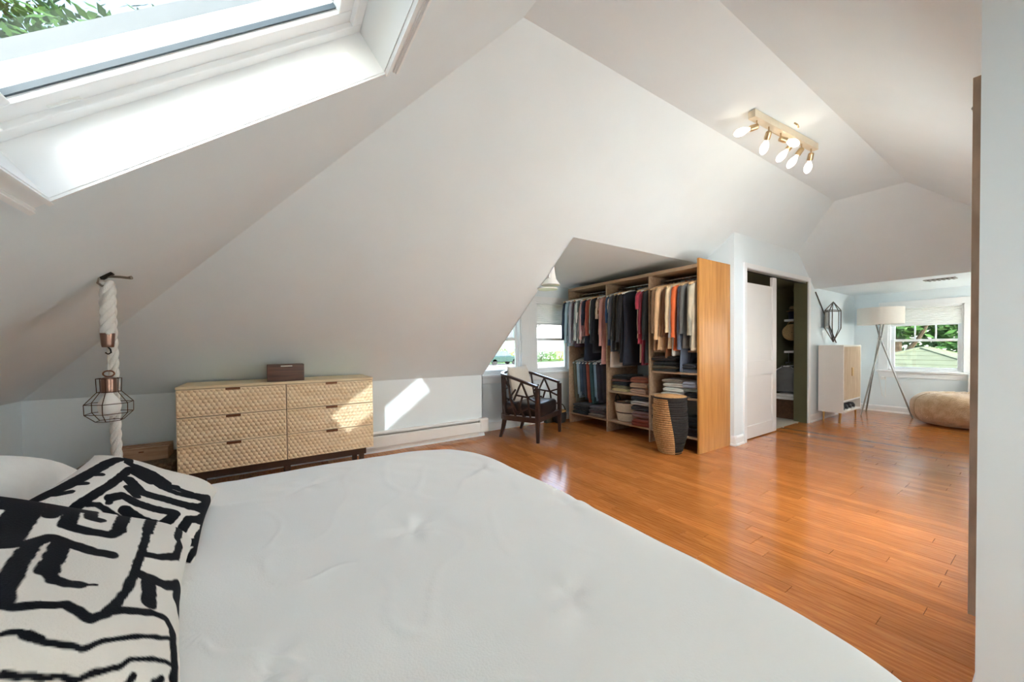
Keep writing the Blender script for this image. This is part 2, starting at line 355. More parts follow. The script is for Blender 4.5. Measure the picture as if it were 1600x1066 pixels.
def pleat_shade(parent, pt, u0, u1, z0, z1, name='window_shade'):
    n = max(6, int((z1-z0)/.018)); mb = MB(); vs = []
    for i in range(n*2+1):
        z = z1-(z1-z0)*i/(n*2); d = .012 if i % 2 else .0
        vs += [pt(u0, z, .02+d), pt(u1, z, .02+d)]
    fs = [(2*i, 2*i+1, 2*i+3, 2*i+2) for i in range(n*2)]
    mb.add(vs, fs)
    o = mb.build(name, shade_cloth, parent, fix=False)
    MBB = MB(); MBB.prism([pt(u0, z0-.018, .012), pt(u1, z0-.018, .012), pt(u1, z0+.002, .012), pt(u0, z0+.002, .012)], Vector(pt(0, 0, .028))-Vector(pt(0, 0, 0)))
    MBB.build('bottom_rail', trim_w, o); return o
def dh_window(name, hole, pt, label, meet, shade_to, muntins=0, cas=(.08, .08, .09), sill=True, gl=None):
    """double-hung window; pt(u,z,d): d = depth towards outside (negative = into room)"""
    u0, u1, z0, z1 = hole
    t = thing(name, label, 'window', (0, 0, 0), kind='structure')
    def slab(mb, a, b, c, d, d0, d1):
        p = Vector(pt(0, 0, d1))-Vector(pt(0, 0, d0)); mb.prism([pt(a, c, d0), pt(b, c, d0), pt(b, d, d0), pt(a, d, d0)], p); return mb
    l, r, tp = cas
    for a, b, c, d in ((u0-l, u0, z0, z1), (u1, u1+r, z0, z1)):
        slab(MB(), a, b, c, d, -.02, 0).build('casing', trim_w, t, bevel=.004)
    slab(MB(), u0-l, u1+r, z1, z1+tp, -.024, 0).build('head_casing', trim_w, t, bevel=.004)
    if sill:
        slab(MB(), u0-l-.03, u1+r+.03, z0-.035, z0, -.05, .1).build('sill', trim_w, t, bevel=.005)
        slab(MB(), u0-l, u1+r, z0-.125, z0-.035, -.018, 0).build('apron', trim_w, t, bevel=.004)
    j = MB(); slab(j, u0, u0+.022, z0, z1, 0, .14); slab(j, u1-.022, u1, z0, z1, 0, .14); slab(j, u0, u1, z1-.022, z1, 0, .14); slab(j, u0, u1, z0, z0+.018, 0, .14)
    j.build('jamb', trim_w, t)
    for nm, a, b, d in (('lower_sash', z0+.018, meet+.02, .05), ('upper_sash', meet-.02, z1-.022, .085)):
        m = MB(); uu0, uu1 = u0+.022, u1-.022
        slab(m, uu0, uu0+.045, a, b, d, d+.032); slab(m, uu1-.045, uu1, a, b, d, d+.032)
        slab(m, uu0+.045, uu1-.045, a, a+.04, d, d+.032); slab(m, uu0+.045, uu1-.045, b-.04, b, d, d+.032)
        s_ = m.build(nm, trim_w, t, bevel=.003)
        if muntins and nm == 'upper_sash':
            for k in range(muntins):
                uc = uu0+.045+(uu1-uu0-.09)*(k+1)/(muntins+1)
                slab(MB(), uc-.009, uc+.009, a+.04, b-.04, d+.008, d+.026).build('muntin', trim_w, s_)
            
        slab(MB(), uu0+.045, uu1-.045, a+.04, b-.04, d+.014, d+.018).build('pane', gl or glass, s_)
    if shade_to: pleat_shade(t, lambda u, z, d: pt(u, z, d), u0+.024, u1-.024, shade_to, z1-.024)
    return t
dpt = lambda u, z, d: (u, YW+d, z)
dh_window('window_1', WIN1, dpt, 'white double-hung dormer window partly cut off by the sloped ceiling', 1.31, None, cas=(.05, .135, .085))
dh_window('window_2', WIN2, dpt, 'white double-hung dormer window with half lowered shade beside the hanging clothes', 1.31, 1.56, cas=(.145, .09, .085))
fpt = lambda u, z, d: (XA+d, u, z)
dh_window('window_3', FWIN, fpt, 'white far window with pleated shade behind the tripod lamp', 1.24, 1.50, muntins=2, cas=(.11, .115, .1))

dh_window('window_added_rear', WIN5, lambda u, z, d: (u, RYW-d, z), 'white curtained rear window added unseen behind the camera for daylight', 1.1, None, cas=(.05, .05, .06), gl=glass_clear)  # unseen window added to light the bed and left slope
shm_ = sheer('added_sheer_cloth', .66); shr_ = sheer('added_thick_cloth', .42); sha_ = sheer('added_alcove_cloth', .4)  # cloths of the added curtains, tuned for how much daylight passes
t = thing('added_curtain', 'thick white curtain over the added rear window behind the camera', 'curtain', (.68, RYW+.03, .1))
nf = 60; MB().add([(WIN5[0]-.03+(WIN5[1]-WIN5[0]+.06)*k/nf, RYW+.032+.008*(1 if k % 2 else -1), z_) for z_ in (.1, 2.04) for k in range(nf+1)], [(k, k+1, nf+2+k, nf+1+k) for k in range(nf)]).build('cloth', shr_, t, fix=False)
MB().tube([(RX0+.02, RYW+.032, 2.05), (RX1-.02, RYW+.032, 2.05)], .008, 8).build('curtain_rod', nickel, t, smooth=True)

for nm_, W_, lb1, lb2 in (('window_added_side', WIN6, 'white side window with sheer curtain, added unseen right of the frame for daylight', 'sheer white curtain over the added side window right of the frame'), ('window_added_alcove', WIN7, 'white side window with sheer curtain, added unseen in the alcove for daylight', 'sheer white curtain over the added alcove side window')):  # both side windows and curtains are added out of view for daylight
    dh_window(nm_, W_, lambda u, z, d: (u, YNW-d*.7, z), lb1, (W_[2]+W_[3])/2, None, cas=(.05, .05, .06), gl=glass_clear)
    t = thing('added_curtain', lb2, 'curtain', ((W_[0]+W_[1])/2, YNW+.04, W_[2]-.04))
    nf = 80; MB().add([(W_[0]-.03+(W_[1]-W_[0]+.06)*k/nf, YNW+.06+.008*(1 if k % 2 else -1), z_) for z_ in (W_[2]-.04, W_[3]+.05) for k in range(nf+1)], [(k, k+1, nf+2+k, nf+1+k) for k in range(nf)]).build('cloth', shm_ if nm_ == 'window_added_side' else sha_, t, fix=False)
    MB().tube([(W_[0]-.08, YNW+.06, W_[3]+.06), (W_[1]+.08, YNW+.06, W_[3]+.06)], .008, 8).build('curtain_rod', nickel, t, smooth=True)

# roof window over the bed: built in slope coordinates (a along X up the slope, b along Y, c outward)
t = thing('window_4', 'white framed roof window over the bed with trees beyond', 'window', (0, 0, 0), kind='structure')
cs = 1/math.sqrt(1+S*S); sn = S*cs
def sp(a, b, c): return Vector((HX0+a*cs-c*sn, b, zh(HX0)+a*sn+c*cs))
LA = (HX1-HX0)/cs
def sbox(mb, a0, a1, b0, b1, c0, c1):
    return mb.prism([sp(a0, b0, c0), sp(a1, b0, c0), sp(a1, b1, c0), sp(a0, b1, c0)], sp(0, 0, c1)-sp(0, 0, c0))
SHD = .15
for k in (( -.012, LA+.012, HY1, HY1+.012), (-.012, LA+.012, HY0-.012, HY0), (-.012, 0, HY0, HY1), (LA, LA+.012, HY0, HY1)):
    sbox(MB(), *k, -.006, SHD+.16).build('shaft_board', trim_w, t)
# moulded casing around the shaft: three stepped strips on each side
for (a0, a1, b0, b1, ea, eb) in ((0, LA, HY1, HY1, 0, 1), (0, LA, HY0, HY0, 0, -1), (0, 0, HY0, HY1, -1, 0), (LA, LA, HY0, HY1, 1, 0)):
    m = MB()
    for (w0, w1, th) in ((0.003, .016, .022), (.016, .045, .012), (.045, .052, .018), (.052, .066, .026)) if eb != 1 else ((0.003, .011, .014),):
        A0, A1, B0, B1 = a0, a1, b0, b1
        if ea: A0, A1 = sorted((a0+ea*w0, a0+ea*w1)); B0 -= w1; B1 += .011
        if eb: B0, B1 = sorted((b0+eb*w0, b0+eb*w1)); A0 -= .066 if eb == -1 else .012; A1 += .066 if eb == -1 else .012
        sbox(m, A0, A1, B0, B1, -th, 0)
    m.build('casing', trim_w, t)
# fixed frame
fr = MB(); f = .045
for k in ((0, LA, HY1-f, HY1), (0, LA, HY0, HY0+f), (0, f, HY0+f, HY1-f), (LA-f, LA, HY0+f, HY1-f)): sbox(fr, *k, SHD, SHD+.14)
fr.build('frame', trim_w, t, bevel=.003)
sa = MB(); g = f-.002; w = .062
for k in ((g, LA-g, HY1-g-w, HY1-g), (g, LA-g, HY0+g, HY0+g+w), (g, g+w, HY0+g+w, HY1-g-w), (LA-g-w, LA-g, HY0+g+w, HY1-g-w)): sbox(sa, *k, SHD+.018, SHD+.11)
sh = sa.build('sash', trim_w, t, bevel=.004)
gk = MB(); q = g+w
for k in ((q, LA-q, HY1-q-.008, HY1-q), (q, LA-q, HY0+q, HY0+q+.008)): sbox(gk, *k, SHD+.035, SHD+.05)
gk.build('gasket', mat('dark_gasket', (60, 75, 85), .5), sh)
sbox(MB(), q, LA-q, HY0+q, HY1-q, SHD+.05, SHD+.056).build('pane', glass_sky, sh)
sbox(MB(), .16, .24, HY1-g-.02, HY1-g-.014, SHD+.012, SHD+.018).build('rating_plate', mat('rating_plate', (235, 238, 238), .4), sh)
# outside: stepped metal-clad kerb on the ridge side
kb = MB(); kp = [(0, .13), (0, .20), (.035, .225), (.03, .275), (.09, .30), (.085, .35), (.13, .375), (.20, .40), (.19, .46), (.27, .49), (.26, .55), (.5, .57), (.5, .13)]
kb.prism([sp(-.35, HY1+.013+b_, c_) for b_, c_ in kp], sp(LA+.5, 0, 0)-sp(-.35, 0, 0))
kb.build('outer_kerb', mat('zinc_kerb_metal', (100, 106, 110), .4, var=.06), t)

# ---- outdoors
grass = mat('lawn_grass', (70, 100, 36), .95, var=.4, scale=3, rgb2=(52, 84, 26))
asphalt = mat('pale_road', (106, 98, 92), .9, var=.2, scale=2)
pave = mat('pale_pavement', (140, 136, 130), .9, var=.1, scale=1)
def tz(y): return -3.0 if y < 9 else (-0.75 if y > 24 else -3.0+2.25*(y-9)/15)
mb = MB()
ys = [-40, 0, 9, 12, 15, 18, 21, 24, 80]
for a, b in zip(ys[:-1], ys[1:]): mb.prism([(-60, a, tz(a)), (90, a, tz(a)), (90, b, tz(b)), (-60, b, tz(b))], (0, 0, -.3))
struct('floor_outdoor_ground', mb, grass, 'green lawn outside the dormer windows')
def ribbon(name, pts, w, m, label, z=.03):
    mb = MB()
    for a, b in zip(pts[:-1], pts[1:]):
        a3 = Vector((a[0], a[1], tz(a[1])+z)); b3 = Vector((b[0], b[1], tz(b[1])+z)); d = (b3-a3); sd_ = Vector((-d.y, d.x, 0)).normalized()*w/2
        mb.prism([a3-sd_, b3-sd_, b3+sd_, a3+sd_], (0, 0, -.05))
    struct(name, mb, m, label)
ribbon('floor_street', [(-10, 26.3), (70, 26.3)], 8.5, asphalt, 'pale street seen low through the dormer windows')
ribbon('floor_pavement', [(-10, 33.5), (70, 33.5)], 3.5, pave, 'pale pavement strip beyond the street')

leafm = mat('leaf_green', (84, 122, 44), .6, var=.5, scale=1.4, rgb2=(46, 82, 24), spec=.3)
leafm2 = mat('leaf_dark_green', (66, 102, 48), .6, var=.5, scale=1.2, rgb2=(32, 64, 26), spec=.3)
leafy = mat('leaf_yellow_green', (140, 138, 56), .6, var=.5, scale=2, rgb2=(76, 106, 34))
bark = mat('tree_bark', (92, 76, 60), .9, var=.4, scale=6, bump=.5)
def foliage(mb, c, r, n, size, rnd):
    for _ in range(n):
        while True:
            d = Vector((rnd.uniform(-1, 1), rnd.uniform(-1, 1), rnd.uniform(-1, 1)))
            if .25 < d.length < 1: break
        p = Vector(c)+Vector((d.x*r[0], d.y*r[1], d.z*r[2])); a = Vector((rnd.gauss(0, 1), rnd.gauss(0, 1), rnd.gauss(0, .6))).normalized(); b = a.orthogonal().normalized()
        s_ = size*rnd.uniform(.6, 1.3); mb.add([p-a*s_, p+b*s_*.45, p+a*s_, p-b*s_*.45], [(0, 1, 2, 3)])
def tree(name, base, h, clusters, n, size, m, label, seed):
    rnd = random.Random(seed); t = thing(name, label, 'tree', base, group=None)
    bx, by, bz = base
    tr = MB().tube([(bx, by, bz), (bx+.1, by, bz+h*.3), (bx, by+.1, bz+h*.6), (bx+.1, by, bz+h*.9)], [h*.03, h*.024, h*.016, h*.005], 8)
    for k in range(6):
        an = rnd.uniform(0, 6.28); z0 = h*rnd.uniform(.3, .6)
        tr.tube([(bx, by, bz+z0), (bx+math.cos(an)*h*.12, by+math.sin(an)*h*.12, bz+z0+h*.12), (bx+math.cos(an)*h*.22, by+math.sin(an)*h*.22, bz+z0+h*.26)], [h*.012, h*.008, h*.003], 6)
    tr.build('trunk', bark, t, smooth=True)
    fo = MB()
    for (cx, cy, cz, r) in clusters: foliage(fo, (bx+cx, by+cy, bz+cz), (r, r, r*.85), n, size, rnd)
    tag(fo.build('foliage', m, t, fix=False), kind='stuff'); return t
def blob(h, w, k, seed):
    rnd = random.Random(seed); return [(rnd.uniform(-w, w), rnd.uniform(-w, w), h*rnd.uniform(.45, .95), w*rnd.uniform(.45, .7)) for _ in range(k)]
tree('maple_tree', (-3.4, 12.5, -3), 13, blob(12, 3.4, 24, 1), 1700, .10, leafm, 'leafy green maple seen through the roof window', 1)
tree('oak_tree', (25, 4.6, -3), 10, blob(9, 2.6, 12, 3), 600, .19, leafm2, 'dark green tree behind the shingled roof on the left', 3)
tree('ash_tree', (27, 1.2, -3), 11, blob(10, 2.8, 12, 4), 600, .19, leafm, 'bright green tree behind the shingled roof on the right', 4)
tree('elm_tree', (30, 8.0, -3), 11, blob(10, 3.2, 12, 5), 500, .22, leafm2, 'dark tree standing farthest left beyond the far window', 5)
def shrub(name, c, r, m, label, seed, n=900, size=.09):
    rnd = random.Random(seed); t = thing(name, label, 'shrub', (c[0], c[1], tz(c[1])))
    st = MB()
    for k in range(5):
        a = rnd.uniform(0, 6.28); st.tube([(c[0], c[1], tz(c[1])), (c[0]+math.cos(a)*r[0]*.5, c[1]+math.sin(a)*r[1]*.5, tz(c[1])+r[2]*1.2)], [.04, .015], 5)
    st.build('stem', bark, t)
    fo = MB(); foliage(fo, (c[0], c[1], tz(c[1])+r[2]), r, n, size, rnd)
    tag(fo.build('foliage', m, t, fix=False), kind='stuff')

shrub('garden_shrub', (23.6, 38, 0), (1.3, 1.0, 1.0), leafm, 'rounded green shrub on the lawn seen through the left dormer window', 11)
shrub('garden_shrub', (25.9, 38.5, 0), (1.1, 1.0, .9), leafy, 'yellow green shrub seen at the right of the left dormer window', 12)
for i, (x_, m_, lb) in enumerate(((29.0, leafm2, 'leftmost dark green hedge bush in front of the white house'), (30.6, leafm, 'second green hedge bush in front of the white house'), (32.2, leafy, 'yellowish hedge bush in front of the white house'), (33.8, leafm, 'rightmost hedge bush beside the hanging clothes'))):
    shrub('hedge_bush', (x_, 37.5, 0), (.95, .8, .75), m_, lb, 20+i)
# neighbouring white house
white_clap = mat('white_clapboard', (186, 186, 186), .7, var=.05, scale=2)
t = thing('neighbour_house', 'white clapboard gabled house across the street', 'house', (38, 46, -.75))
hw = MB(); hw.box((30, 44, -.75), (46, 52, 2.6)); hw.build('wall', white_clap, t)
MB().prism([(30, 44, 2.6), (46, 44, 2.6), (38, 44, 6.2)], (0, .2, 0)).build('gable', white_clap, t)
grey_roof = mat('grey_roof', (92, 90, 88), .9, var=.3, scale=3)
for s_ in (-1, 1): MB().prism([(38, 43.7, 6.35), (38+s_*8.7, 43.7, 2.4), (38+s_*8.7, 52, 2.4), (38, 52, 6.35)], (0, 0, .18)).build('roof_slope', grey_roof, t)
for k in range(9):
    z_ = -.4+k*.33; MB().box((30, 43.97, z_), (46, 44.0, z_+.02)).build('clapboard_line', mat('clapboard_shadow_gap', (186, 187, 190), .8), t)
for x_ in (33.2, 36.2, 40, 43):
    w_ = MB().box((x_-.6, 43.9, .4), (x_+.6, 43.98, 2.0)).build('window', trim_w, t)
    MB().box((x_-.48, 43.88, .52), (x_+.48, 43.905, 1.88)).build('pane', mat('far_dark_pane', (120, 132, 140), .15), w_)
# garage across from the left window and a parked car
t = thing('neighbour_garage', 'grey green gabled garage beyond the left dormer window', 'house', (22, 56, -.75))
MB().box((16, 54, -.75), (29, 60, 2.2)).build('wall', mat('sage_siding', (96, 112, 104), .8, var=.06, scale=1), t)
for s_ in (-1, 1): MB().prism([(15.5, 57+s_*3.6, 2.1), (29.5, 57+s_*3.6, 2.1), (29.5, 57, 4.6), (15.5, 57, 4.6)], (0, 0, .15)).build('roof_slope', grey_roof, t)
t = thing('parked_car', 'dark green car parked beyond the left dormer window', 'car', (20.6, 33.6, -.72))
cp = mat('dark_car_paint', (40, 62, 58), .25, var=.05); cg = mat('car_window', (70, 85, 92), .1)
x0, y0, z0 = 20.6, 33.6, -.72
MB().prism([(x0-2, y0-.8, z0+.3), (x0+2, y0-.8, z0+.3), (x0+2.05, y0-.8, z0+.75), (x0+1.1, y0-.8, z0+.9), (x0-1.9, y0-.8, z0+.9), (x0-2.05, y0-.8, z0+.6)], (0, 1.6, 0)).build('body', cp, t, bevel=.08)
MB().prism([(x0-1.7, y0-.7, z0+.88), (x0+1.0, y0-.7, z0+.88), (x0+.4, y0-.65, z0+1.4), (x0-1.1, y0-.65, z0+1.4)], (0, 1.35, 0)).build('cabin', cg, t, bevel=.08)
for a in (-1.25, 1.25):
    for b in (-.8, .65): MB().tube([(x0+a, y0+b, z0+.3), (x0+a, y0+b+.16, z0+.3)], .31, 16).build('wheel', mat('tyre_rubber', (30, 30, 30), .8), t)
# hip roof outside the far window
shingle = mat('green_grey_shingle', (84, 90, 68), .9, var=.25, scale=5, bump=.3, bscale=25)
t = thing('shingled_outbuilding', 'outbuilding with pale green shingled hip roof outside the far window', 'house', (16.5, 2.4, -3))
MB().box((14.2, .2, -3), (19.5, 4.8, .1)).build('wall', white_clap, t)
E_ = [(13.7, -.3, .0), (20.0, -.3, .0), (20.0, 5.3, .0), (13.7, 5.3, .0)]; A1, A2 = (16.4, 2.5, 1.06), (17.4, 2.5, 1.06)
for k in ((E_[0], E_[3], A1), (E_[1], E_[2], A2), (E_[0], E_[1], A2, A1), (E_[3], E_[2], A2, A1)): MB().prism(k, (0, 0, -.06)).build('roof_slope', shingle, t)
for a, b in ((E_[0], A1), (E_[3], A1), (E_[1], A2), (E_[2], A2), (A1, A2)): MB().bar(a, b, .12, .03).build('hip_cap', shingle, t)
# shingle courses as small ledges on the slope that faces the window
for k in range(1, 9):
    f_ = k/9; p0 = Vector(E_[0]).lerp(Vector(A1), f_); p1 = Vector(E_[3]).lerp(Vector(A1), f_)
    MB().bar(p0, p1, .03, .008).build('shingle_course', shingle, t)
# ================================================================ BED
linen = mat('white_linen', (238, 238, 236), .85, var=.03, scale=25, bump=.12, bscale=260, sheen=.2)
duvet_m = mat('white_duvet_cover', (238, 238, 236), .85, var=.02, scale=3, bump=.10, bscale=240, sheen=.2)
BX0, BX1, BY0, BY1, BZ = -1.18, .955, -.16, 1.97, .655
bed = thing('bed', 'wide bed under a plain white duvet in the foreground', 'bed', ((BX0+BX1)/2, (BY0+BY1)/2, 0))
MB().box((BX0+.05, BY0+.12, .12), (BX1-.14, BY1-.14, .28)).build('base', mat('bed_base_fabric', (120, 112, 104), .9, var=.1, scale=60), bed, bevel=.02)
MB().box((BX0+.04, BY0+.1, .28), (BX1-.12, BY1-.12, .56)).build('mattress', linen, bed, bevel=.05, bseg=3)
for sx in (BX0+.15, BX1-.25):
    for sy in (BY0+.25, BY1-.25): MB().tube([(sx, sy, 0), (sx, sy, .13)], [.022, .03], 10).build('leg', mat('bed_leg_wood', (80, 58, 40), .5), bed)
def rrect(t, hx, hy, r):
    """point at parameter t (0..1) on a rounded rectangle outline"""
    sx, sy = hx-r, hy-r; segs = [2*sy, PI*r/2, 2*sx, PI*r/2, 2*sy, PI*r/2, 2*sx, PI*r/2]; L = sum(segs); d = (t % 1)*L
    cs_ = [(hx, -sy, 0, 1), None, (sx, hy, -1, 0), None, (-hx, sy, 0, -1), None, (-sx, -hy, 1, 0), None]; cc = [(sx, sy, 0), (-sx, sy, PI/2), (-sx, -sy, PI), (sx, -sy, 1.5*PI)]
    for i, s_ in enumerate(segs):
        if d <= s_ or i == 7:
            if i % 2 == 0: a = cs_[i]; return a[0]+a[2]*d, a[1]+a[3]*d
            c = cc[i//2]; an = c[2]+d/r; return c[0]+r*math.cos(an), c[1]+r*math.sin(an)
        d -= s_
DIMPLES = [(.337, 1.055), (.53, .585), (.78, 1.45), (-.02, .72), (.1, 1.62), (.85, .95)]
def duvet():
    mb = MB(); n = 420; cx, cy = (BX0+BX1)/2, (BY0+BY1)/2; hx, hy = (BX1-BX0)/2, (BY1-BY0)/2; R = .085
    rings = []; prof = []
    K = 90
    for k in range(1, K+1): prof.append((k/K, 0, 0))
    for k in range(1, 9): a = k/8*PI/2; prof.append((1, R*math.sin(a), -R*(1-math.cos(a))))
    for k in range(1, 13): prof.append((1, R+.01*math.sin(k*.9), -R-.36*k/12))
    for s_, ou, dz in prof:
        ring = []
        for k in range(n):
            x_, y_ = rrect(k/n, hx-R, hy-R, .34); l_ = math.hypot(x_, y_)
            f_ = s_; px, py = x_*f_, y_*f_
            ox, oy = rrect(k/n, hx-R+.001, hy-R+.001, .34); nx, ny = 0, 0
            if ou:
                ax, ay = rrect(k/n+.002, hx-R, hy-R, .34); bx_, by_ = rrect(k/n-.002, hx-R, hy-R, .34); tx, ty = ax-bx_, ay-by_; tl = math.hypot(tx, ty) or 1; nx, ny = ty/tl, -tx/tl
            px += nx*ou; py += ny*ou
            w = Vector((cx+px, cy+py, 0))
            z_ = BZ+dz
            edge = max(abs(px)/hx, abs(py)/hy)
            z_ += .012*(1-edge**4) if edge < 1 else 0
            z_ += .006*noise.noise(w*2.3+Vector((3, 1, 7)))+.0022*noise.noise(Vector((w.x*11+w.y*5, w.y*7-w.x*3, 2)))
            # fine creases
            cr = noise.noise(Vector((w.x*4.1+w.y*1.7, w.y*3.3-w.x*2.2, 9)))
            z_ += .0045*math.exp(-(cr/.035)**2)*(.5+.5*noise.noise(w*1.7)) if s_ < .98 else 0
            if ou and dz < -R:
                hang = (-dz-R)/.36; wv = .018*hang*math.sin(k/n*2*PI*17+2*noise.noise(w*1.5)); px += nx*wv; py += ny*wv; z_ += .02*hang*noise.noise(w*3)
            for dx_, dy_ in DIMPLES:
                rr_ = math.hypot(w.x-dx_, w.y-dy_); an_ = math.atan2(w.y-dy_, w.x-dx_)
                if rr_ < .25: z_ += -.010*math.exp(-(rr_/.022)**2)+.0028*math.sin(an_*5+dx_*40)*math.exp(-((rr_-.06)/.06)**2)
            if w.y < .62: px -= .085*((.62-w.y)/.62)**2*max(0, px/hx)**2
            # soft bulging rim
            ring.append((cx+px+(.012*noise.noise(w*2.1) if s_ >= .99 else 0), cy+py+(.012*noise.noise(w*2.1+Vector((9, 9, 9))) if s_ >= .99 else 0), z_))
        rings.append(ring)
    c0 = (cx, cy, rings[0][0][2]); o = len(mb.v); mb.loft(rings, cap=False)
    mb.v.append(c0); ci = len(mb.v)-1
    for k in range(n): mb.f.append((o+k, o+(k+1) % n, ci)); mb.mi.append(0)
    return mb
tag(duvet().build('white_duvet', duvet_m, smooth='all'), 'plain white duvet spread smooth over the whole bed', 'duvet')

def pillow_pts(c, ux, vx, hw, hh, T, n=24, pinch=.06):
    c, ux, vx = Vector(c), Vector(ux).normalized(), Vector(vx); vx = (vx-ux*vx.dot(ux)).normalized(); nz_ = ux.cross(vx)
    def f(sgn):
        def g(u, v):
            a, b = u*2-1, v*2-1
            pa = a*(1-pinch*(1-b*b)*0-pinch*(b*b-0)*0); 
            aa = a*(1-pinch*(1-abs(b)**2)*abs(a)); bb = b*(1-pinch*(1-abs(a)**2)*abs(b))
            th = T*((1-a**4)*(1-b**4))**.55
            p = c+ux*(aa*hw)+vx*(bb*hh)+nz_*(sgn*th)
            w = .010*noise.noise(p*6+Vector((sgn, 2, 3)))*(1-a**8)*(1-b**8)
            return tuple(p+nz_*w)
        return g
    return f
def pillow(name, mtl, label, c, ux, vx, hw, hh, T, n=28, cat='pillow', parent=None, edge=None):
    f = pillow_pts(c, ux, vx, hw, hh, T); mb = MB(); mb.grid(f(1), n, n); mb.grid(f(-1), n, n)
    o = mb.build(name, mtl, parent, smooth='all')
    if not parent: tag(o, label, cat)
    return o
pillow('white_pillow', linen, 'large white sleeping pillow behind the two patterned cushions', (-.84, 1.58, .775), (0, 1, 0.0), (1, 0, -.10), .40, .26, .13)
pillow('white_pillow', linen, 'white sleeping pillow behind the nearer patterned cushion', (-.90, .76, .775), (0, 1, 0), (1, 0, -.10), .38, .27, .13)

# patterned cushions: print stored as a colour attribute from stroke outlines drawn on the cloth
cush_black = lin((16, 18, 24)); cush_white = lin((222, 217, 210))
def print_mat():
    m = bpy.data.materials.new('black_and_ivory_woven_print'); m.use_nodes = True; nt = m.node_tree; p = nt.nodes['Principled BSDF']
    at = nt.nodes.new('ShaderNodeVertexColor'); at.layer_name = 'print'
    tc = nt.nodes.new('ShaderNodeTexCoord'); nz = nt.nodes.new('ShaderNodeTexNoise'); nz.inputs['Scale'].default_value = 300
    nt.links.new(tc.outputs['Object'], nz.inputs['Vector'])
    mx = nt.nodes.new('ShaderNodeMix'); mx.data_type = 'RGBA'; mx.inputs[6].default_value = (*cush_white, 1); mx.inputs[7].default_value = (*cush_black, 1)
    nt.links.new(at.outputs['Color'], mx.inputs[0]); nt.links.new(mx.outputs[2], p.inputs['Base Color']); p.inputs['Roughness'].default_value = .95; p.inputs['Specular IOR Level'].default_value = .2
    bn = nt.nodes.new('ShaderNodeBump'); bn.inputs['Strength'].default_value = .3; bn.inputs['Distance'].default_value = .004
    nt.links.new(nz.outputs['Fac'], bn.inputs['Height']); nt.links.new(bn.outputs[0], p.inputs['Normal']); return m
printm = print_mat()
def seg_d(px, py, a, b):
    ax, ay = a; bx, by = b; dx, dy = bx-ax, by-ay; L = dx*dx+dy*dy
    t_ = 0 if L == 0 else max(0, min(1, ((px-ax)*dx+(py-ay)*dy)/L)); return math.hypot(px-ax-t_*dx, py-ay-t_*dy)
def cushion(label, c, ux, vx, hw, hh, T, strokes, n=300):
    f = pillow_pts(c, ux, vx, hw, hh, T, pinch=.07); mb = MB(); mb.grid(f(1), n, n); mb.grid(f(-1), n//8, n//8)
    o = mb.build('patterned_cushion', printm, smooth='all', fix=True); me = o.data
    ca = me.color_attributes.new('print', 'FLOAT_COLOR', 'POINT'); N1 = (n+1)**2
    buf = [0.0]*(len(me.vertices)*4); segs = []
    for w_, pts in strokes:
        for a, b in zip(pts[:-1], pts[1:]): segs.append((a, b, w_, min(a[0], b[0])-w_, max(a[0], b[0])+w_, min(a[1], b[1])-w_, max(a[1], b[1])+w_))
    for i in range(len(me.vertices)):
        if i < N1:
            u, v = (i % (n+1))/n, (i//(n+1))/n
            u += .004*noise.noise(Vector((u*40, v*40, 1))); v += .004*noise.noise(Vector((u*40, v*40, 5))); k = 0
            for a, b, w_, x0_, x1_, y0_, y1_ in segs:
                if x0_ < u < x1_ and y0_ < v < y1_:
                    d_ = seg_d(u, v, a, b)
                    k = max(k, min(1, max(0, (w_-d_)/.0035+.5)))
        else: k = 0
        buf[4*i:4*i+4] = (k, k, k, 1)
    ca.data.foreach_set('color', buf); return tag(o, label, 'cushion')
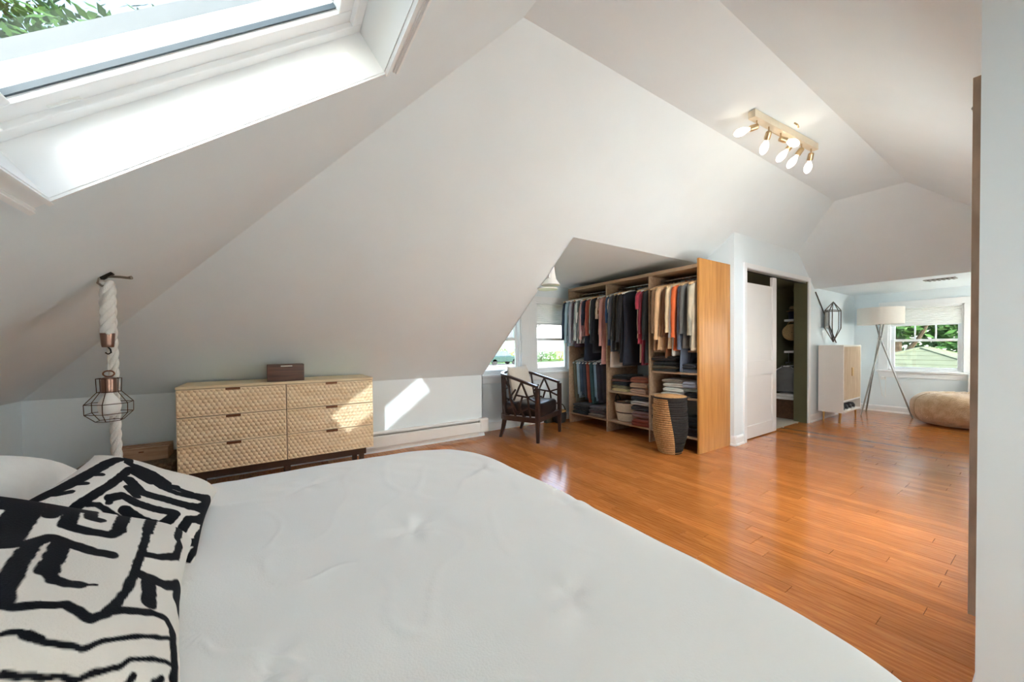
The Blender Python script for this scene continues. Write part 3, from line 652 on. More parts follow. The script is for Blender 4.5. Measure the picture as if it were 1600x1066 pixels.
STROKES1 = [(0.0417, [(0.838, 0.544), (0.701, 0.531), (0.622, 0.527), (0.548, 0.519), (0.485, 0.515)]), (0.0366, [(0.93, 0.589), (0.743, 0.577), (0.992, 0.614)]), (0.0222, [(0.216, 0.423), (0.245, 0.432), (0.274, 0.436), (0.311, 0.44), (0.365, 0.448), (0.436, 0.452), (0.51, 0.456), (0.531, 0.444), (0.556, 0.432), (0.535, 0.402), (0.519, 0.373), (0.506, 0.349), (0.485, 0.319), (0.481, 0.295), (0.477, 0.27)]), (0.0254, [(0.515, 0.398), (0.465, 0.394), (0.415, 0.39), (0.382, 0.39), (0.349, 0.386)]), (0.0167, [(0.349, 0.386), (0.332, 0.378), (0.311, 0.365), (0.307, 0.349), (0.299, 0.332), (0.299, 0.319), (0.299, 0.307)]), (0.0055, [(0.299, 0.307), (0.303, 0.29), (0.307, 0.274)]), (0.0226, [(0.888, 0.494), (0.963, 0.494), (0.697, 0.469), (0.996, 0.456), (0.639, 0.415), (0.622, 0.382), (0.61, 0.353), (0.606, 0.324), (0.602, 0.295), (0.622, 0.286), (0.643, 0.278), (0.681, 0.282), (0.984, 0.282)]), (0.0199, [(0.855, 0.44), (0.801, 0.419), (0.776, 0.402), (0.971, 0.394), (0.714, 0.373), (0.71, 0.361), (0.701, 0.344)]), (0.0144, [(0.693, 0.195), (0.606, 0.191), (0.531, 0.191), (0.465, 0.191), (0.402, 0.191), (0.357, 0.195), (0.315, 0.199), (0.274, 0.207), (0.236, 0.216), (0.212, 0.224), (0.191, 0.232), (0.182, 0.245), (0.174, 0.253), (0.182, 0.27), (0.195, 0.286), (0.203, 0.299), (0.216, 0.315), (0.212, 0.336), (0.212, 0.361), (0.207, 0.382), (0.203, 0.398), (0.207, 0.411), (0.212, 0.423)]), (0.0171, [(0.519, 0.182), (0.523, 0.158), (0.531, 0.133), (0.564, 0.099), (0.61, 0.066), (0.66, 0.066), (0.722, 0.062), (0.743, 0.079), (0.996, 0.079)]), (0.0203, [(0.407, 0.178), (0.402, 0.158), (0.407, 0.133), (0.407, 0.112), (0.411, 0.091), (0.436, 0.062), (0.485, 0.029), (0.44, 0.033), (0.398, 0.037), (0.386, 0.021), (0.361, 0.012)]), (0.0242, [(0.382, 0.145), (0.332, 0.137), (0.286, 0.133)]), (0.0214, [(0.697, 0.191), (0.714, 0.195), (0.988, 0.187)]), (0.0146, [(0.207, 0.22), (0.22, 0.195), (0.228, 0.17), (0.236, 0.145), (0.249, 0.12), (0.253, 0.095), (0.257, 0.075), (0.241, 0.062), (0.228, 0.05), (0.191, 0.046), (0.158, 0.041), (0.12, 0.037), (0.087, 0.037)]), (0.0072, [(0.129, 0.39), (0.133, 0.378), (0.137, 0.365), (0.129, 0.353), (0.116, 0.336), (0.112, 0.319), (0.108, 0.299), (0.104, 0.274), (0.099, 0.249), (0.112, 0.228), (0.124, 0.203), (0.137, 0.174), (0.149, 0.145), (0.166, 0.104), (0.191, 0.058)]), (0.0108, [(0.129, 0.353), (0.12, 0.34), (0.116, 0.328)]), (0.0062, [(0.058, 0.353), (0.054, 0.324), (0.054, 0.295), (0.054, 0.265), (0.05, 0.232), (0.058, 0.216), (0.066, 0.195), (0.075, 0.17), (0.091, 0.149), (0.099, 0.124), (0.108, 0.095), (0.112, 0.075), (0.12, 0.046)]), (0.0078, [(0.05, 0.141), (0.058, 0.137), (0.062, 0.133)]), (0.0079, [(0.062, 0.087), (0.066, 0.079), (0.075, 0.07)]), (0.0046, [(0.037, 0.336), (0.033, 0.299), (0.033, 0.261), (0.033, 0.22), (0.037, 0.178), (0.037, 0.12), (0.046, 0.05)]), (0.0039, [(0.016, 0.319), (0.016, 0.265), (0.016, 0.207), (0.012, 0.129), (0.012, 0.046)])]
STROKES2 = [(0.0516, [(0.141, 0.95), (0.191, 0.93), (0.245, 0.901), (0.34, 0.888), (0.452, 0.876), (0.556, 0.863), (0.672, 0.847), (0.718, 0.83), (0.776, 0.813)]), (0.0221, [(0.158, 0.925), (0.158, 0.88), (0.178, 0.842)]), (0.0243, [(0.261, 0.909), (0.27, 0.867), (0.286, 0.826)]), (0.0263, [(0.402, 0.892), (0.415, 0.851), (0.436, 0.809)]), (0.0336, [(0.598, 0.693), (0.452, 0.697), (0.328, 0.705), (0.182, 0.726), (0.087, 0.747)]), (0.0174, [(0.099, 0.755), (0.108, 0.714), (0.12, 0.668), (0.095, 0.585), (0.07, 0.502), (0.066, 0.432), (0.062, 0.361)]), (0.0777, [(0.602, 0.622), (0.585, 0.573), (0.568, 0.523)]), (0.0409, [(0.456, 0.639), (0.407, 0.573), (0.361, 0.515), (0.361, 0.44), (0.365, 0.365), (0.361, 0.278), (0.373, 0.191), (0.423, 0.099), (0.606, 0.004)]), (0.0264, [(0.535, 0.502), (0.519, 0.465), (0.498, 0.419), (0.485, 0.361), (0.473, 0.299), (0.481, 0.228), (0.51, 0.153), (0.535, 0.075), (0.668, 0.004)]), (0.0373, [(0.195, 0.639), (0.224, 0.618), (0.253, 0.598), (0.236, 0.544), (0.22, 0.494), (0.22, 0.44), (0.216, 0.382), (0.224, 0.319), (0.236, 0.253)]), (0.0363, [(0.137, 0.527), (0.112, 0.473), (0.091, 0.415), (0.087, 0.357), (0.083, 0.299), (0.112, 0.286), (0.145, 0.27), (0.182, 0.261), (0.224, 0.253)]), (0.0349, [(0.124, 0.166), (0.174, 0.158), (0.232, 0.149), (0.295, 0.079), (0.465, 0.004), (0.361, 0.008), (0.286, 0.008), (0.232, 0.008), (0.129, 0.037)]), (0.0221, [(0.066, 0.178), (0.062, 0.133), (0.066, 0.087), (0.095, 0.05), (0.162, 0.008), (0.05, 0.033), (0.004, 0.05)]), (0.0266, [(0.365, 0.61), (0.328, 0.564), (0.295, 0.523)]), (0.02, [(0.187, 0.639), (0.166, 0.631), (0.153, 0.627)]), (0.0279, [(0.676, 0.685), (0.66, 0.61), (0.651, 0.539), (0.614, 0.473), (0.577, 0.407)]), (0.0342, [(0.535, 0.432), (0.539, 0.386), (0.548, 0.34)]), (0.0261, [(0.535, 0.336), (0.523, 0.261), (0.527, 0.182), (0.56, 0.12), (0.639, 0.05)]), (0.0412, [(0.535, 0.137), (0.573, 0.083), (0.664, 0.025)]), (0.0319, [(0.988, 0.805), (0.693, 0.735), (0.66, 0.689)])]

C1 = dict(c=(-.40, .94, .815), ux=(-.12, 1, .0), vx=(-1, 0, .50), hw=.33, hh=.285, T=.085)
C2 = dict(c=(-.335, 1.49, .755), ux=(-.02, 1, 0), vx=(-1, 0, .62), hw=.285, hh=.185, T=.06)
cushion('black and ivory maze-print cushion nearest the camera', strokes=STROKES1, **C1)
cushion('black and ivory maze-print cushion tucked behind the nearer one', strokes=STROKES2, **C2)

# ================================================================ DRESSER
mango = mat('pale_mango_wood', (240, 222, 192), .5, var=.1, scale=4, stretch=(1, 8, 8), rgb2=(230, 204, 166))
mango_side = mat('mango_carcass', (232, 212, 176), .5, var=.1, scale=4, stretch=(1, 8, 8))
copper = mat('antique_copper', (134, 92, 68), .4, .9, var=.2, scale=40)
dkwood = mat('dark_leg_wood', (70, 48, 34), .5, var=.2, scale=10)
dr = thing('dresser', 'pale six-drawer dresser with honeycomb carved fronts against the knee wall', 'dresser', (.1, 3.98, 0))
DXa, DXb, DYf, DYb, DZa, DZb = -.62, .815, 3.72, 4.22, .235, .914
MB().box((DXa, DYf+.03, DZa), (DXb, DYb, DZb-.022)).build('carcass', mango_side, dr, bevel=.003)
MB().box((DXa-.002, DYf+.004, DZb-.022), (DXb+.002, DYb+.003, DZb)).build('top', mango_side, dr, bevel=.004)
MB().box((DXa+.003, DYf+.026, DZa+.002), (DXb-.003, DYf+.0305, DZb-.023)).build('drawer_gap_shade', mat('dark_gap_shade', (74, 54, 38), .8), dr)  # dark sheet that stands in for the shade between the drawers
hexsz = .0195
def hexh(x_, z_):
    best = 9e9
    r3 = hexsz*math.sqrt(3)
    j = round(z_/(1.5*hexsz))
    for jj in (j-1, j, j+1):
        off = r3/2 if jj % 2 else 0; i = round((x_-off)/r3)
        for ii in (i-1, i, i+1):
            dx, dz = x_-(ii*r3+off), z_-jj*1.5*hexsz; d = dx*dx+dz*dz
            if d < best: best = d; bd = (dx, dz)
    dx, dz = abs(bd[0]), abs(bd[1]); hd = max(dx*2/r3, (dx*.5+dz*.866)*2/r3)
    return hd
wD = (DXb-DXa)/2-.005; hD = (DZb-.022-DZa)/3-.007
def drawer_front():
    nx, nz = 210, 66
    def g(u, v):
        x_, z_ = u*wD, v*hD
        hd = hexh(x_, z_)
        rim = min(u, 1-u)*wD < .004 or min(v, 1-v)*hD < .004
        d_ = 0 if rim else -(.011*max(0, 1-hd**1.6)) + .001
        return (x_, -d_*-1 if False else d_*1.0, z_)
    mb = MB().grid(g, nx, nz)
    mb.add([(0, 0, 0), (wD, 0, 0), (wD, 0, hD), (0, 0, hD), (0, .024, 0), (wD, .024, 0), (wD, .024, hD), (0, .024, hD)], [(4, 7, 6, 5), (0, 1, 5, 4), (1, 2, 6, 5), (2, 3, 7, 6), (3, 0, 4, 7)])
    me = mb.mesh('drawer'); me.materials.append(mango); return me
dme = drawer_front()
pull_me = MB().box((-.048, -.018, -.012), (.048, .0, -.009)).box((-.048, -.018, -.028), (.048, -.0155, -.009)).mesh('pull', bevel=.001); pull_me.materials.append(copper)
for c_ in range(2):
    for r_ in range(3):
        d = bpy.data.objects.new('drawer', dme); COL.objects.link(d); d.parent = dr
        x0, z0 = DXa+.002+c_*(wD+.006), DZa+.003+r_*(hD+.007); d.location = Vector((x0, DYf+.004, z0))-Vector((.1, 3.98, 0))
        p = bpy.data.objects.new('pull', pull_me); COL.objects.link(p); p.parent = d; p.location = (wD*.49, 0, hD+.014)
bs = MB().box((DXa+.06, DYf+.05, .17), (DXb-.06, DYb-.03, DZa)); bs.build('plinth', dkwood, dr, bevel=.004)
for a in (DXa+.10, .1, DXb-.10):
    for b in (DYf+.08, DYb-.06): MB().bar((a, b, 0), (a, b, .17), .045, .045, (0, 1, 0)).build('leg', dkwood, dr, bevel=.004)
# jewellery box
jb = thing('jewellery_box', 'small dark walnut box with a silver pull on the dresser', 'box', (.10, 3.86, .914))
wal = mat('walnut', (98, 62, 44), .45, var=.3, scale=5, stretch=(1, 6, 10), rgb2=(70, 42, 30))
MB().box((-.04, 3.79, .915), (.24, 3.95, 1.062)).build('body', wal, jb, bevel=.003)
MB().box((-.034, 3.786, .921), (.234, 3.79, 1.057)).build('front_panel', wal, jb, bevel=.001)
MB().box((.062, 3.772, 1.044), (.148, 3.786, 1.052)).build('pull', mat('satin_silver', (205, 200, 190), .3, .8), jb, bevel=.002)
# woven trunk and crate
wv = mat('dark_woven_seagrass', (128, 114, 92), .95, var=.5, scale=45, bump=.9, bscale=90)
tk = thing('woven_trunk', 'low dark woven trunk on the floor left of the dresser', 'trunk', (-.95, 4.08, 0))
tb = MB()
for k in range(11): tb.box((-1.22-.004*(k % 2), 3.86-.004*(k % 2), .005+k*.026), (-.675+.004*(k % 2), 4.30, .029+k*.026))
tb.build('woven_body', wv, tk, bevel=.004)
MB().box((-1.235, 3.845, .292), (-.66, 4.31, .325)).build('lid', wv, tk, bevel=.01)
cr = thing('wooden_crate', 'small brown wooden box with slotted lid on the woven trunk', 'crate', (-.86, 4.08, .325))
cw = mat('brown_box_wood', (190, 156, 130), .6, var=.25, scale=6, stretch=(1, 7, 7), rgb2=(166, 130, 104))
for nm, a, b in (('front_board', (-1.02, 3.99, .326), (-.715, 4.005, .418)), ('back_board', (-1.02, 4.17, .326), (-.715, 4.185, .418)), ('end_board', (-1.02, 4.005, .326), (-1.005, 4.17, .418)), ('end_board', (-.73, 4.005, .326), (-.715, 4.17, .418)), ('bottom_board', (-1.005, 4.005, .326), (-.73, 4.17, .338))):
    MB().box(a, b).build(nm, cw, cr, bevel=.002)
for a, b in ((3.99, 4.03), (4.075, 4.105), (4.15, 4.185)): MB().box((-1.02, a, .418), (-.715, b, .428)).build('lid_slat', cw, cr, bevel=.002)
MB().box((-.885, 3.984, .395), (-.855, 3.991, .405)).build('clasp', copper, cr)

# ================================================================ BASEBOARD HEATER
enam = mat('white_enamel', (236, 234, 231), .35, var=.02, scale=8)
ht = thing('baseboard_heater', 'long white baseboard heater along the knee wall', 'heater', (1.0, 4.34, 0))
MB().box((-1.3, 4.345, .02), (2.30, 4.368, .235)).build('back_plate', enam, ht)
MB().prism([(-1.3, 4.296, .075), (-1.3, 4.304, .062), (-1.3, 4.31, .075), (-1.3, 4.31, .185), (-1.3, 4.3, .195), (-1.3, 4.294, .185)], (3.6, 0, 0)).build('front_cover', enam, ht)
MB().prism([(-1.3, 4.368, .238), (-1.3, 4.318, .234), (-1.3, 4.306, .222), (-1.3, 4.31, .219), (-1.3, 4.32, .228), (-1.3, 4.368, .232)], (3.6, 0, 0)).build('top_hood', enam, ht)
MB().box((-1.3, 4.315, .198), (2.29, 4.319, .206)).build('damper', mat('heater_damper', (120, 116, 112), .4, .6), ht)
MB().box((-1.3, 4.325, .09), (2.28, 4.34, .17)).build('fin_pack', mat('heater_fins', (66, 64, 62), .5, .5), ht)
MB().box((2.295, 4.292, .055), (2.43, 4.372, .243)).build('end_cap', enam, ht, bevel=.02, bseg=3)
bboard('baseboard_left', (XH, 4.37), (2.39, 4.37), (0, -1), 'white shoe moulding under the baseboard heater', h=.05)

# ================================================================ ROPE PENDANT
rope_m = mat('white_cotton_rope', (232, 229, 224), .95, var=.06, scale=40, bump=.5, bscale=300)
def rope(mb, p0, p1, R, pitch_=.05, strands=3, bend=0):
    p0, p1 = Vector(p0), Vector(p1); d = p1-p0; L = d.length; n = int(L/.006); ax = d.normalized(); a = ax.orthogonal().normalized(); b = ax.cross(a)
    for s_ in range(strands):
        pts = []
        for i in range(n+1):
            t_ = i/n; an = 2*PI*(t_*L/(pitch_*strands))+s_*2*PI/strands
            pts.append(p0+d*t_+Vector((bend*math.sin(t_*PI), 0, 0))+(a*math.cos(an)+b*math.sin(an))*R*.5)
        mb.tube(pts, R*.56, 7)
    return mb
hk = thing('coat_hook', 'pewter coat hook screwed into the sloped ceiling above the rope', 'hook', (-.65, 2.50, 1.556))
pew = mat('pewter', (150, 142, 130), .4, .7, var=.1)
MB().prism([sp_ for sp_ in [Vector((-.67, 2.485, zh(-.67)-.001)), Vector((-.63, 2.485, zh(-.63)-.001)), Vector((-.63, 2.515, zh(-.63)-.001)), Vector((-.67, 2.515, zh(-.67)-.001))]], Vector((sn, 0, -cs))*.012).build('base_plate', mat('black_iron', (38, 34, 28), .5, .6), hk, bevel=.002)
hz_ = zh(-.645)-.012
MB().tube([(-.645, 2.5, hz_), (-.625, 2.49, hz_+.0), (-.595, 2.47, hz_-.002), (-.565, 2.455, hz_-.006), (-.552, 2.45, hz_-.004)], [.006, .006, .006, .006, .009], 8).build('upper_prong', pew, hk, smooth=True)
MB().tube([(-.648, 2.5, hz_), (-.668, 2.49, hz_-.012), (-.672, 2.485, hz_-.035), (-.655, 2.475, hz_-.05), (-.635, 2.48, hz_-.04)], .006, 8).build('lower_prong', pew, hk, smooth=True)
rp = thing('hanging_rope', 'thick twisted white rope hanging from the ceiling hook', 'rope', (-.64, 2.52, .3))
rope(MB(), (-.652, 2.56, 1.525), (-.642, 2.56, .38), .020).build('strand', rope_m, rp, smooth='all')
pl = thing('cage_pendant', 'copper wire cage pendant lamp with white bulb hanging on rope', 'lamp', (-.645, 2.50, .86))
rope(MB(), (-.645, 2.495, 1.525), (-.648, 2.495, 1.275), .026, .045).build('rope', rope_m, pl, smooth='all')
MB().lathe([(.019, 1.215), (.0205, 1.217), (.022, 1.23), (.0255, 1.278), (.0255, 1.281), (.022, 1.281)], (-.648, 2.495, 0), 20).build('copper_sleeve', mat('polished_copper', (150, 118, 104), .3, .9, var=.15, scale=20), pl, smooth=True)
MB().tube([(-.648, 2.495, 1.216), (-.640, 2.495, 1.205), (-.638, 2.495, 1.19), (-.648, 2.495, 1.182), (-.657, 2.495, 1.19)], .0035, 6).build('s_hook', MATS['black_iron'], pl)
MB().tube([(-.648, 2.495, 1.185), (-.648, 2.495, 1.105)], .0022, 6).build('cord', rope_m, pl)
MB().tube([(-.648+.019*math.cos(a*PI/8), 2.495, 1.09+.014*math.sin(a*PI/8)) for a in range(16)], .0032, 6, True).build('ring', copper, pl)
MB().lathe([(.012, 1.075), (.026, 1.07), (.0275, 1.06), (.0275, 1.006), (.024, 1.002)], (-.648, 2.495, 0), 20).build('socket', mat('polished_copper', (168, 122, 100)), pl, smooth=True)
MB().lathe([(.012, 1.004), (.014, .995), (.026, .975), (.037, .955), (.04, .935), (.036, .913), (.024, .897), (.008, .889), (.001, .888)], (-.648, 2.495, 0), 20, caps=False).build('bulb', mat('opal_bulb', (240, 239, 236), .3), pl, smooth='all')
wire = MB(); NV = 6
lev = [(.043, 1.068), (.041, 1.004), (.083, .951), (.082, .905), (.047, .868)]
cx, cy = -.648, 2.495
for k in range(NV):
    a = 2*PI*k/NV+.5; wire.tube([(cx+r_*math.cos(a), cy+r_*math.sin(a), z_) for r_, z_ in lev], .0017, 5)
for r_, z_ in lev:
    for k in range(NV):
        a, b = 2*PI*k/NV+.5, 2*PI*(k+1)/NV+.5; wire.tube([(cx+r_*math.cos(a), cy+r_*math.sin(a), z_), (cx+r_*math.cos(b), cy+r_*math.sin(b), z_)], .0017, 5)
wire.build('wire_cage', mat('dark_copper_wire', (84, 62, 50), .45, .8), pl)
# ================================================================ WARDROBE
oakp = mat('golden_oak_panel', (194, 138, 74), .4, var=.2, scale=3, stretch=(9, 9, .7), rgb2=(172, 116, 54), coat=.2)
taupe = mat('taupe_wood', (178, 150, 122), .55, var=.2, scale=4, stretch=(9, 1, 9), rgb2=(158, 130, 104))
chrome = mat('chrome_rod', (200, 200, 202), .18, 1.0, var=.05)
wd = thing('open_wardrobe', 'open wooden wardrobe full of hanging clothes with golden oak end panel', 'wardrobe', (4.2, 3.2, 0))
WX0, WX1 = 3.90, 4.55; UP = [4.32, 3.55, 2.86, 2.242]
MB().box((3.886, 2.218, 0), (4.545, 2.242, 2.145)).build('end_panel', oakp, wd, bevel=.002)
for y_ in UP[:3]: MB().box((WX0, y_-.011, 0), (WX1, y_+.011, 2.05)).build('upright', taupe, wd, bevel=.0015)
MB().box((WX0, 2.242, 2.05), (WX1, 4.331, 2.09)).build('top_panel', taupe, wd, bevel=.0015)
def shelf(b, z_, x0=WX0+.01):
    MB().box((x0, UP[b+1]+.011, z_-.022), (WX1, UP[b]-.011, z_)).build('shelf', taupe, wd, bevel=.0015)
for b in range(3): shelf(b, .165)
shelf(1, .575); shelf(2, .60); shelf(2, .885); shelf(2, 1.135, 3.98)
RODZ = 2.0
for b in range(3): MB().tube([(4.13, UP[b+1]+.011, RODZ), (4.13, UP[b]-.011, RODZ)], .012, 10).build('rod', chrome, wd, smooth=True)
MB().tube([(4.16, UP[1]+.011, 1.06), (4.16, UP[0]-.011, 1.06)], .012, 10).build('rod', chrome, wd, smooth=True)

# ---- hangers and garments (local: origin on the rod, X across the shoulders)
hang_wood = mat('blond_hanger_wood', (222, 184, 138), .45, var=.1, scale=20); hang_white = mat('white_hanger_plastic', (232, 232, 230), .4)
def hanger(loc, mtl, label, W=.2, rz=0, clips=None):
    t = thing('clothes_hanger', label, 'hanger', loc, rz, 'hangers in the wardrobe', local=True)
    MB().tube([(.014*math.cos(a), 0, .0+.014*math.sin(a)+.0) for a in [-.4+k*PI*1.25/10 for k in range(11)]]+[(-.003, 0, -.03), (0, 0, -.055)], .0016, 6).build('hook', chrome, t)
    MB().tube([(-W, 0, -.125), (-W*.55, 0, -.085), (-.03, 0, -.056), (.03, 0, -.056), (W*.55, 0, -.085), (W, 0, -.125)], [.011, .010, .008, .008, .010, .011], 8).build('shoulder_bar', mtl, t, smooth=True)
    MB().tube([(-W*.95, 0, -.125), (W*.95, 0, -.125)], .004, 6).build('cross_bar', mtl, t)
    if clips:
        for k in range(4): MB().box((-W*.8+k*.08, -.012, -.165), (-W*.8+k*.08+.045, .012, -.12)).build('clip', clips, t, bevel=.006)
    return t
def cloth(rgb, name): return mat('cloth_'+name, rgb, .9, var=.18, scale=9, bump=.25, bscale=120, sheen=.1)
def garment(y_, L, mtl, label, W=.2, sleeve=.55, T=.031, name='shirt', cat='shirt', rz=0, seed=0, collar=True, x=4.13, z=RODZ, hang=hang_white, front=None, band=None, buttons=False):
    rnd = random.Random(seed*31+5); sd_ = Vector((rnd.uniform(0, 50), rnd.uniform(0, 50), rnd.uniform(0, 50)))
    t = thing(name, label, cat, (x, y_, z), rz, 'clothes hanging in the wardrobe', local=True)
    n = 26; rings = []; NL = 22
    for i in range(NL+1):
        q = i/NL; zz = -.068-(L-.068)*q; dz = -zz-.068
        if dz < .085: w_ = .055+(W-.055)*math.sin(min(1, dz/.085)*PI/2)**1.0; th = .018+T*.6*dz/.085
        else: f_ = (dz-.085)/(L-.15); w_ = W*(.93-.06*math.sin(f_*PI)+.03*f_); th = T*(.8+.35*f_)
        ring = []
        for k in range(n):
            a = 2*PI*k/n; fold = 1+.35*math.sin(3*a+1.3*seed+q*2)*min(1, q*2)+.25*noise.noise(Vector((math.cos(a)*2, q*5, seed))+sd_)
            ca, sa = math.cos(a), math.sin(a)
            ring.append((w_*math.copysign(abs(ca)**.75, ca), th*fold*sa, zz+.012*noise.noise(Vector((ca*2, sa*2, seed)))*q+(.015 if i == 0 else 0)*0))
        rings.append(ring)
    MB().loft(rings).build('body', mtl, t, smooth='all')
    if sleeve:
        for s_ in (-1, 1):
            rr = []; m_ = 10; NS = 12; sw = rnd.uniform(-.012, .012)
            for i in range(NS+1):
                q = i/NS; cxx = s_*(W*.90+.036*math.sin(q*PI*.55)); zz = -.150-sleeve*q; r_ = .05-.02*q
                rr.append([(cxx+r_*.8*math.cos(2*PI*k/m_)*(1+.12*math.sin(5*q*PI+k)), sw*q+r_*.62*math.sin(2*PI*k/m_), zz+(.04*(1-math.cos(0)) if i else .03)*(1 if s_*math.cos(2*PI*k/m_) < 0 else -.3)*(1 if i == 0 else 0)) for k in range(m_)])
            sl = MB().loft(rr).build('sleeve', mtl, t, smooth='all')
            if sleeve > .4: MB().loft([[(s_*(W*.90+.036*math.sin(PI*.55))+.0275*math.cos(2*PI*k/m_), sw+.022*math.sin(2*PI*k/m_), -.150-sleeve+d_) for k in range(m_)] for d_ in (.035, -.004)]).build('cuff', mtl, sl, smooth=True)
    if collar:
        MB().tube([(.062*math.cos(2*PI*k/14), .026*math.sin(2*PI*k/14), -.07+.012*math.cos(2*PI*k/14*2)) for k in range(14)], .012, 6, True).build('collar', mtl, t, smooth='all')
    if band:
        MB().loft([[(W*.94*math.copysign(abs(math.cos(2*PI*k/n))**.75, math.cos(2*PI*k/n)), T*1.15*math.sin(2*PI*k/n), -L*b_) for k in range(n)] for b_ in (band[1], band[2])]).build('stripe_band', band[0], t, smooth=True)
    if buttons:
        for k in range(4): MB().lathe([(.001, 0), (.006, 0), (.006, .003), (.001, .003)], (0, 0, 0), 8).build('button', hang_white, t).location = (-.02, -T*1.0, -.22-k*.09)
    hanger((x, y_, z), hang, 'hanger holding the '+label.split(' hanging')[0].split(' with')[0], W-.01, rz)
    return t
P = lambda *a: plaid_mat(*a)
C = cloth
G1 = [
 (0.60, C((58, 72, 96), 'navy_denim'), 'dark navy denim jacket hanging nearest the window', .23, .50, 'jacket'),
 (0.76, C((160, 190, 205), 'pale_denim'), 'pale blue denim shirt hanging second from the window', .23, .55, 'shirt'),
 (0.74, C((172, 178, 192), 'grey_blue'), 'pale grey blue shirt hanging third from the window', .22, .55, 'shirt'),
 (0.78, C((84, 66, 82), 'plum'), 'dark plum blouse hanging between pale shirts', .21, .50, 'blouse'),
 (0.72, P('plaid_teal', (66, 110, 112), (220, 226, 224), (40, 60, 70)), 'teal and white checked shirt hanging near the window', .21, .52, 'shirt'),
 (0.62, P('plaid_pink', (214, 178, 176), (150, 90, 96), (240, 225, 220)), 'pink checked shirt hanging left of the navy dress', .21, .50, 'shirt'),
 (0.98, C((44, 54, 74), 'navy_dress'), 'long navy dress hanging left of the coral shirt', .21, .30, 'dress'),
 (0.60, P('plaid_coral', (198, 96, 80), (150, 60, 56), (224, 140, 116)), 'coral checked shirt hanging beside the navy dress', .20, .45, 'shirt'),
 (0.72, C((196, 206, 200), 'mint'), 'pale mint blouse hanging right of the coral shirt', .20, .42, 'blouse'),
 (0.86, C((30, 32, 40), 'black_jacket'), 'black jacket hanging right of the mint blouse', .22, .56, 'jacket'),
 (0.60, P('print_cream', (226, 206, 180), (120, 84, 66), (240, 226, 206), 24), 'cream print blouse hanging beside the black jacket', .19, .22, 'blouse'),
 (1.02, C((222, 166, 158), 'salmon_pink'), 'long salmon pink tunic hanging beside the upright', .19, .60, 'tunic')]
for i, (L, m_, lb, W_, sl, nm) in enumerate(G1):
    garment(4.285-i*(.70/11.6), L+.04, m_, lb, W_*(1.5 if i < 5 else 1.42), sl+.05, x=4.11 if i < 5 else 4.13, name=nm, cat=nm if nm in ('jacket', 'dress') else 'shirt', seed=i, rz=random.uniform(-.06, .06), hang=hang_white if i % 3 else hang_wood, buttons=nm == 'shirt')
G2 = [
 (3.505, .80, C((62, 96, 140), 'mid_blue'), 'mid blue shirt hanging just right of the wardrobe upright', .21, .34, 'shirt'),
 (3.455, 1.10, C((236, 226, 214), 'ivory'), 'long ivory dress hanging behind the blue shirt', .20, .20, 'dress'),
 (3.40, .88, C((92, 100, 112), 'slate'), 'slate grey coat hanging left of the black coats', .23, .56, 'coat'),
 (3.345, .86, C((52, 50, 46), 'charcoal'), 'charcoal coat hanging in the middle bay', .23, .58, 'coat'),
 (3.29, .90, C((72, 62, 50), 'olive_brown'), 'dark olive brown coat hanging in the middle bay', .23, .58, 'coat'),
 (3.235, 1.02, C((26, 27, 31), 'black_coat'), 'widest black coat hanging in the middle bay', .25, .60, 'coat'),
 (3.19, 1.06, C((34, 38, 52), 'ink_dress'), 'long ink blue dress hanging in front of the black coat', .24, .0, 'dress'),
 (2.985, .78, C((168, 52, 70), 'crimson'), 'crimson short-sleeved tee hanging right of the black clothes', .22, .20, 'shirt'),
 (2.945, 1.05, C((126, 40, 56), 'burgundy'), 'long burgundy tunic hanging behind the crimson tee', .20, .50, 'tunic'),
 (2.905, 1.02, C((42, 44, 46), 'soft_black'), 'soft black cardigan hanging against the second upright', .20, .58, 'cardigan')]
for i, (y_, L, m_, lb, W_, sl, nm) in enumerate(G2):
    garment(y_, L, m_, lb, W_*1.36, sl, name=nm, cat=nm if nm in ('coat', 'dress', 'cardigan') else 'shirt', seed=20+i, rz=random.uniform(-.05, .05), hang=hang_wood if i % 2 else hang_white)
garment(3.02, 1.02, C((226, 204, 176), 'stripe_beige'), 'ivory and beige striped tunic hanging beside the crimson tee', .21, .56, name='tunic', cat='shirt', seed=33, hang=hang_white, band=(C((198, 160, 124), 'tan_stripe'), .45, .6))
hanger((4.13, 3.10, RODZ), hang_wood, 'blond wooden trouser hanger with pink clips beside the black coat', .19, .5, clips=mat('pink_clip', (226, 178, 168), .5))
for i in range(4): hanger((4.11, 2.835-i*.012, RODZ), hang_wood, ['leftmost empty blond wooden hanger in the right bay', 'second empty blond wooden hanger in the right bay', 'third empty blond wooden hanger in the right bay', 'empty blond hanger next to the tan shirt'][i], .25, .12+.03*i)
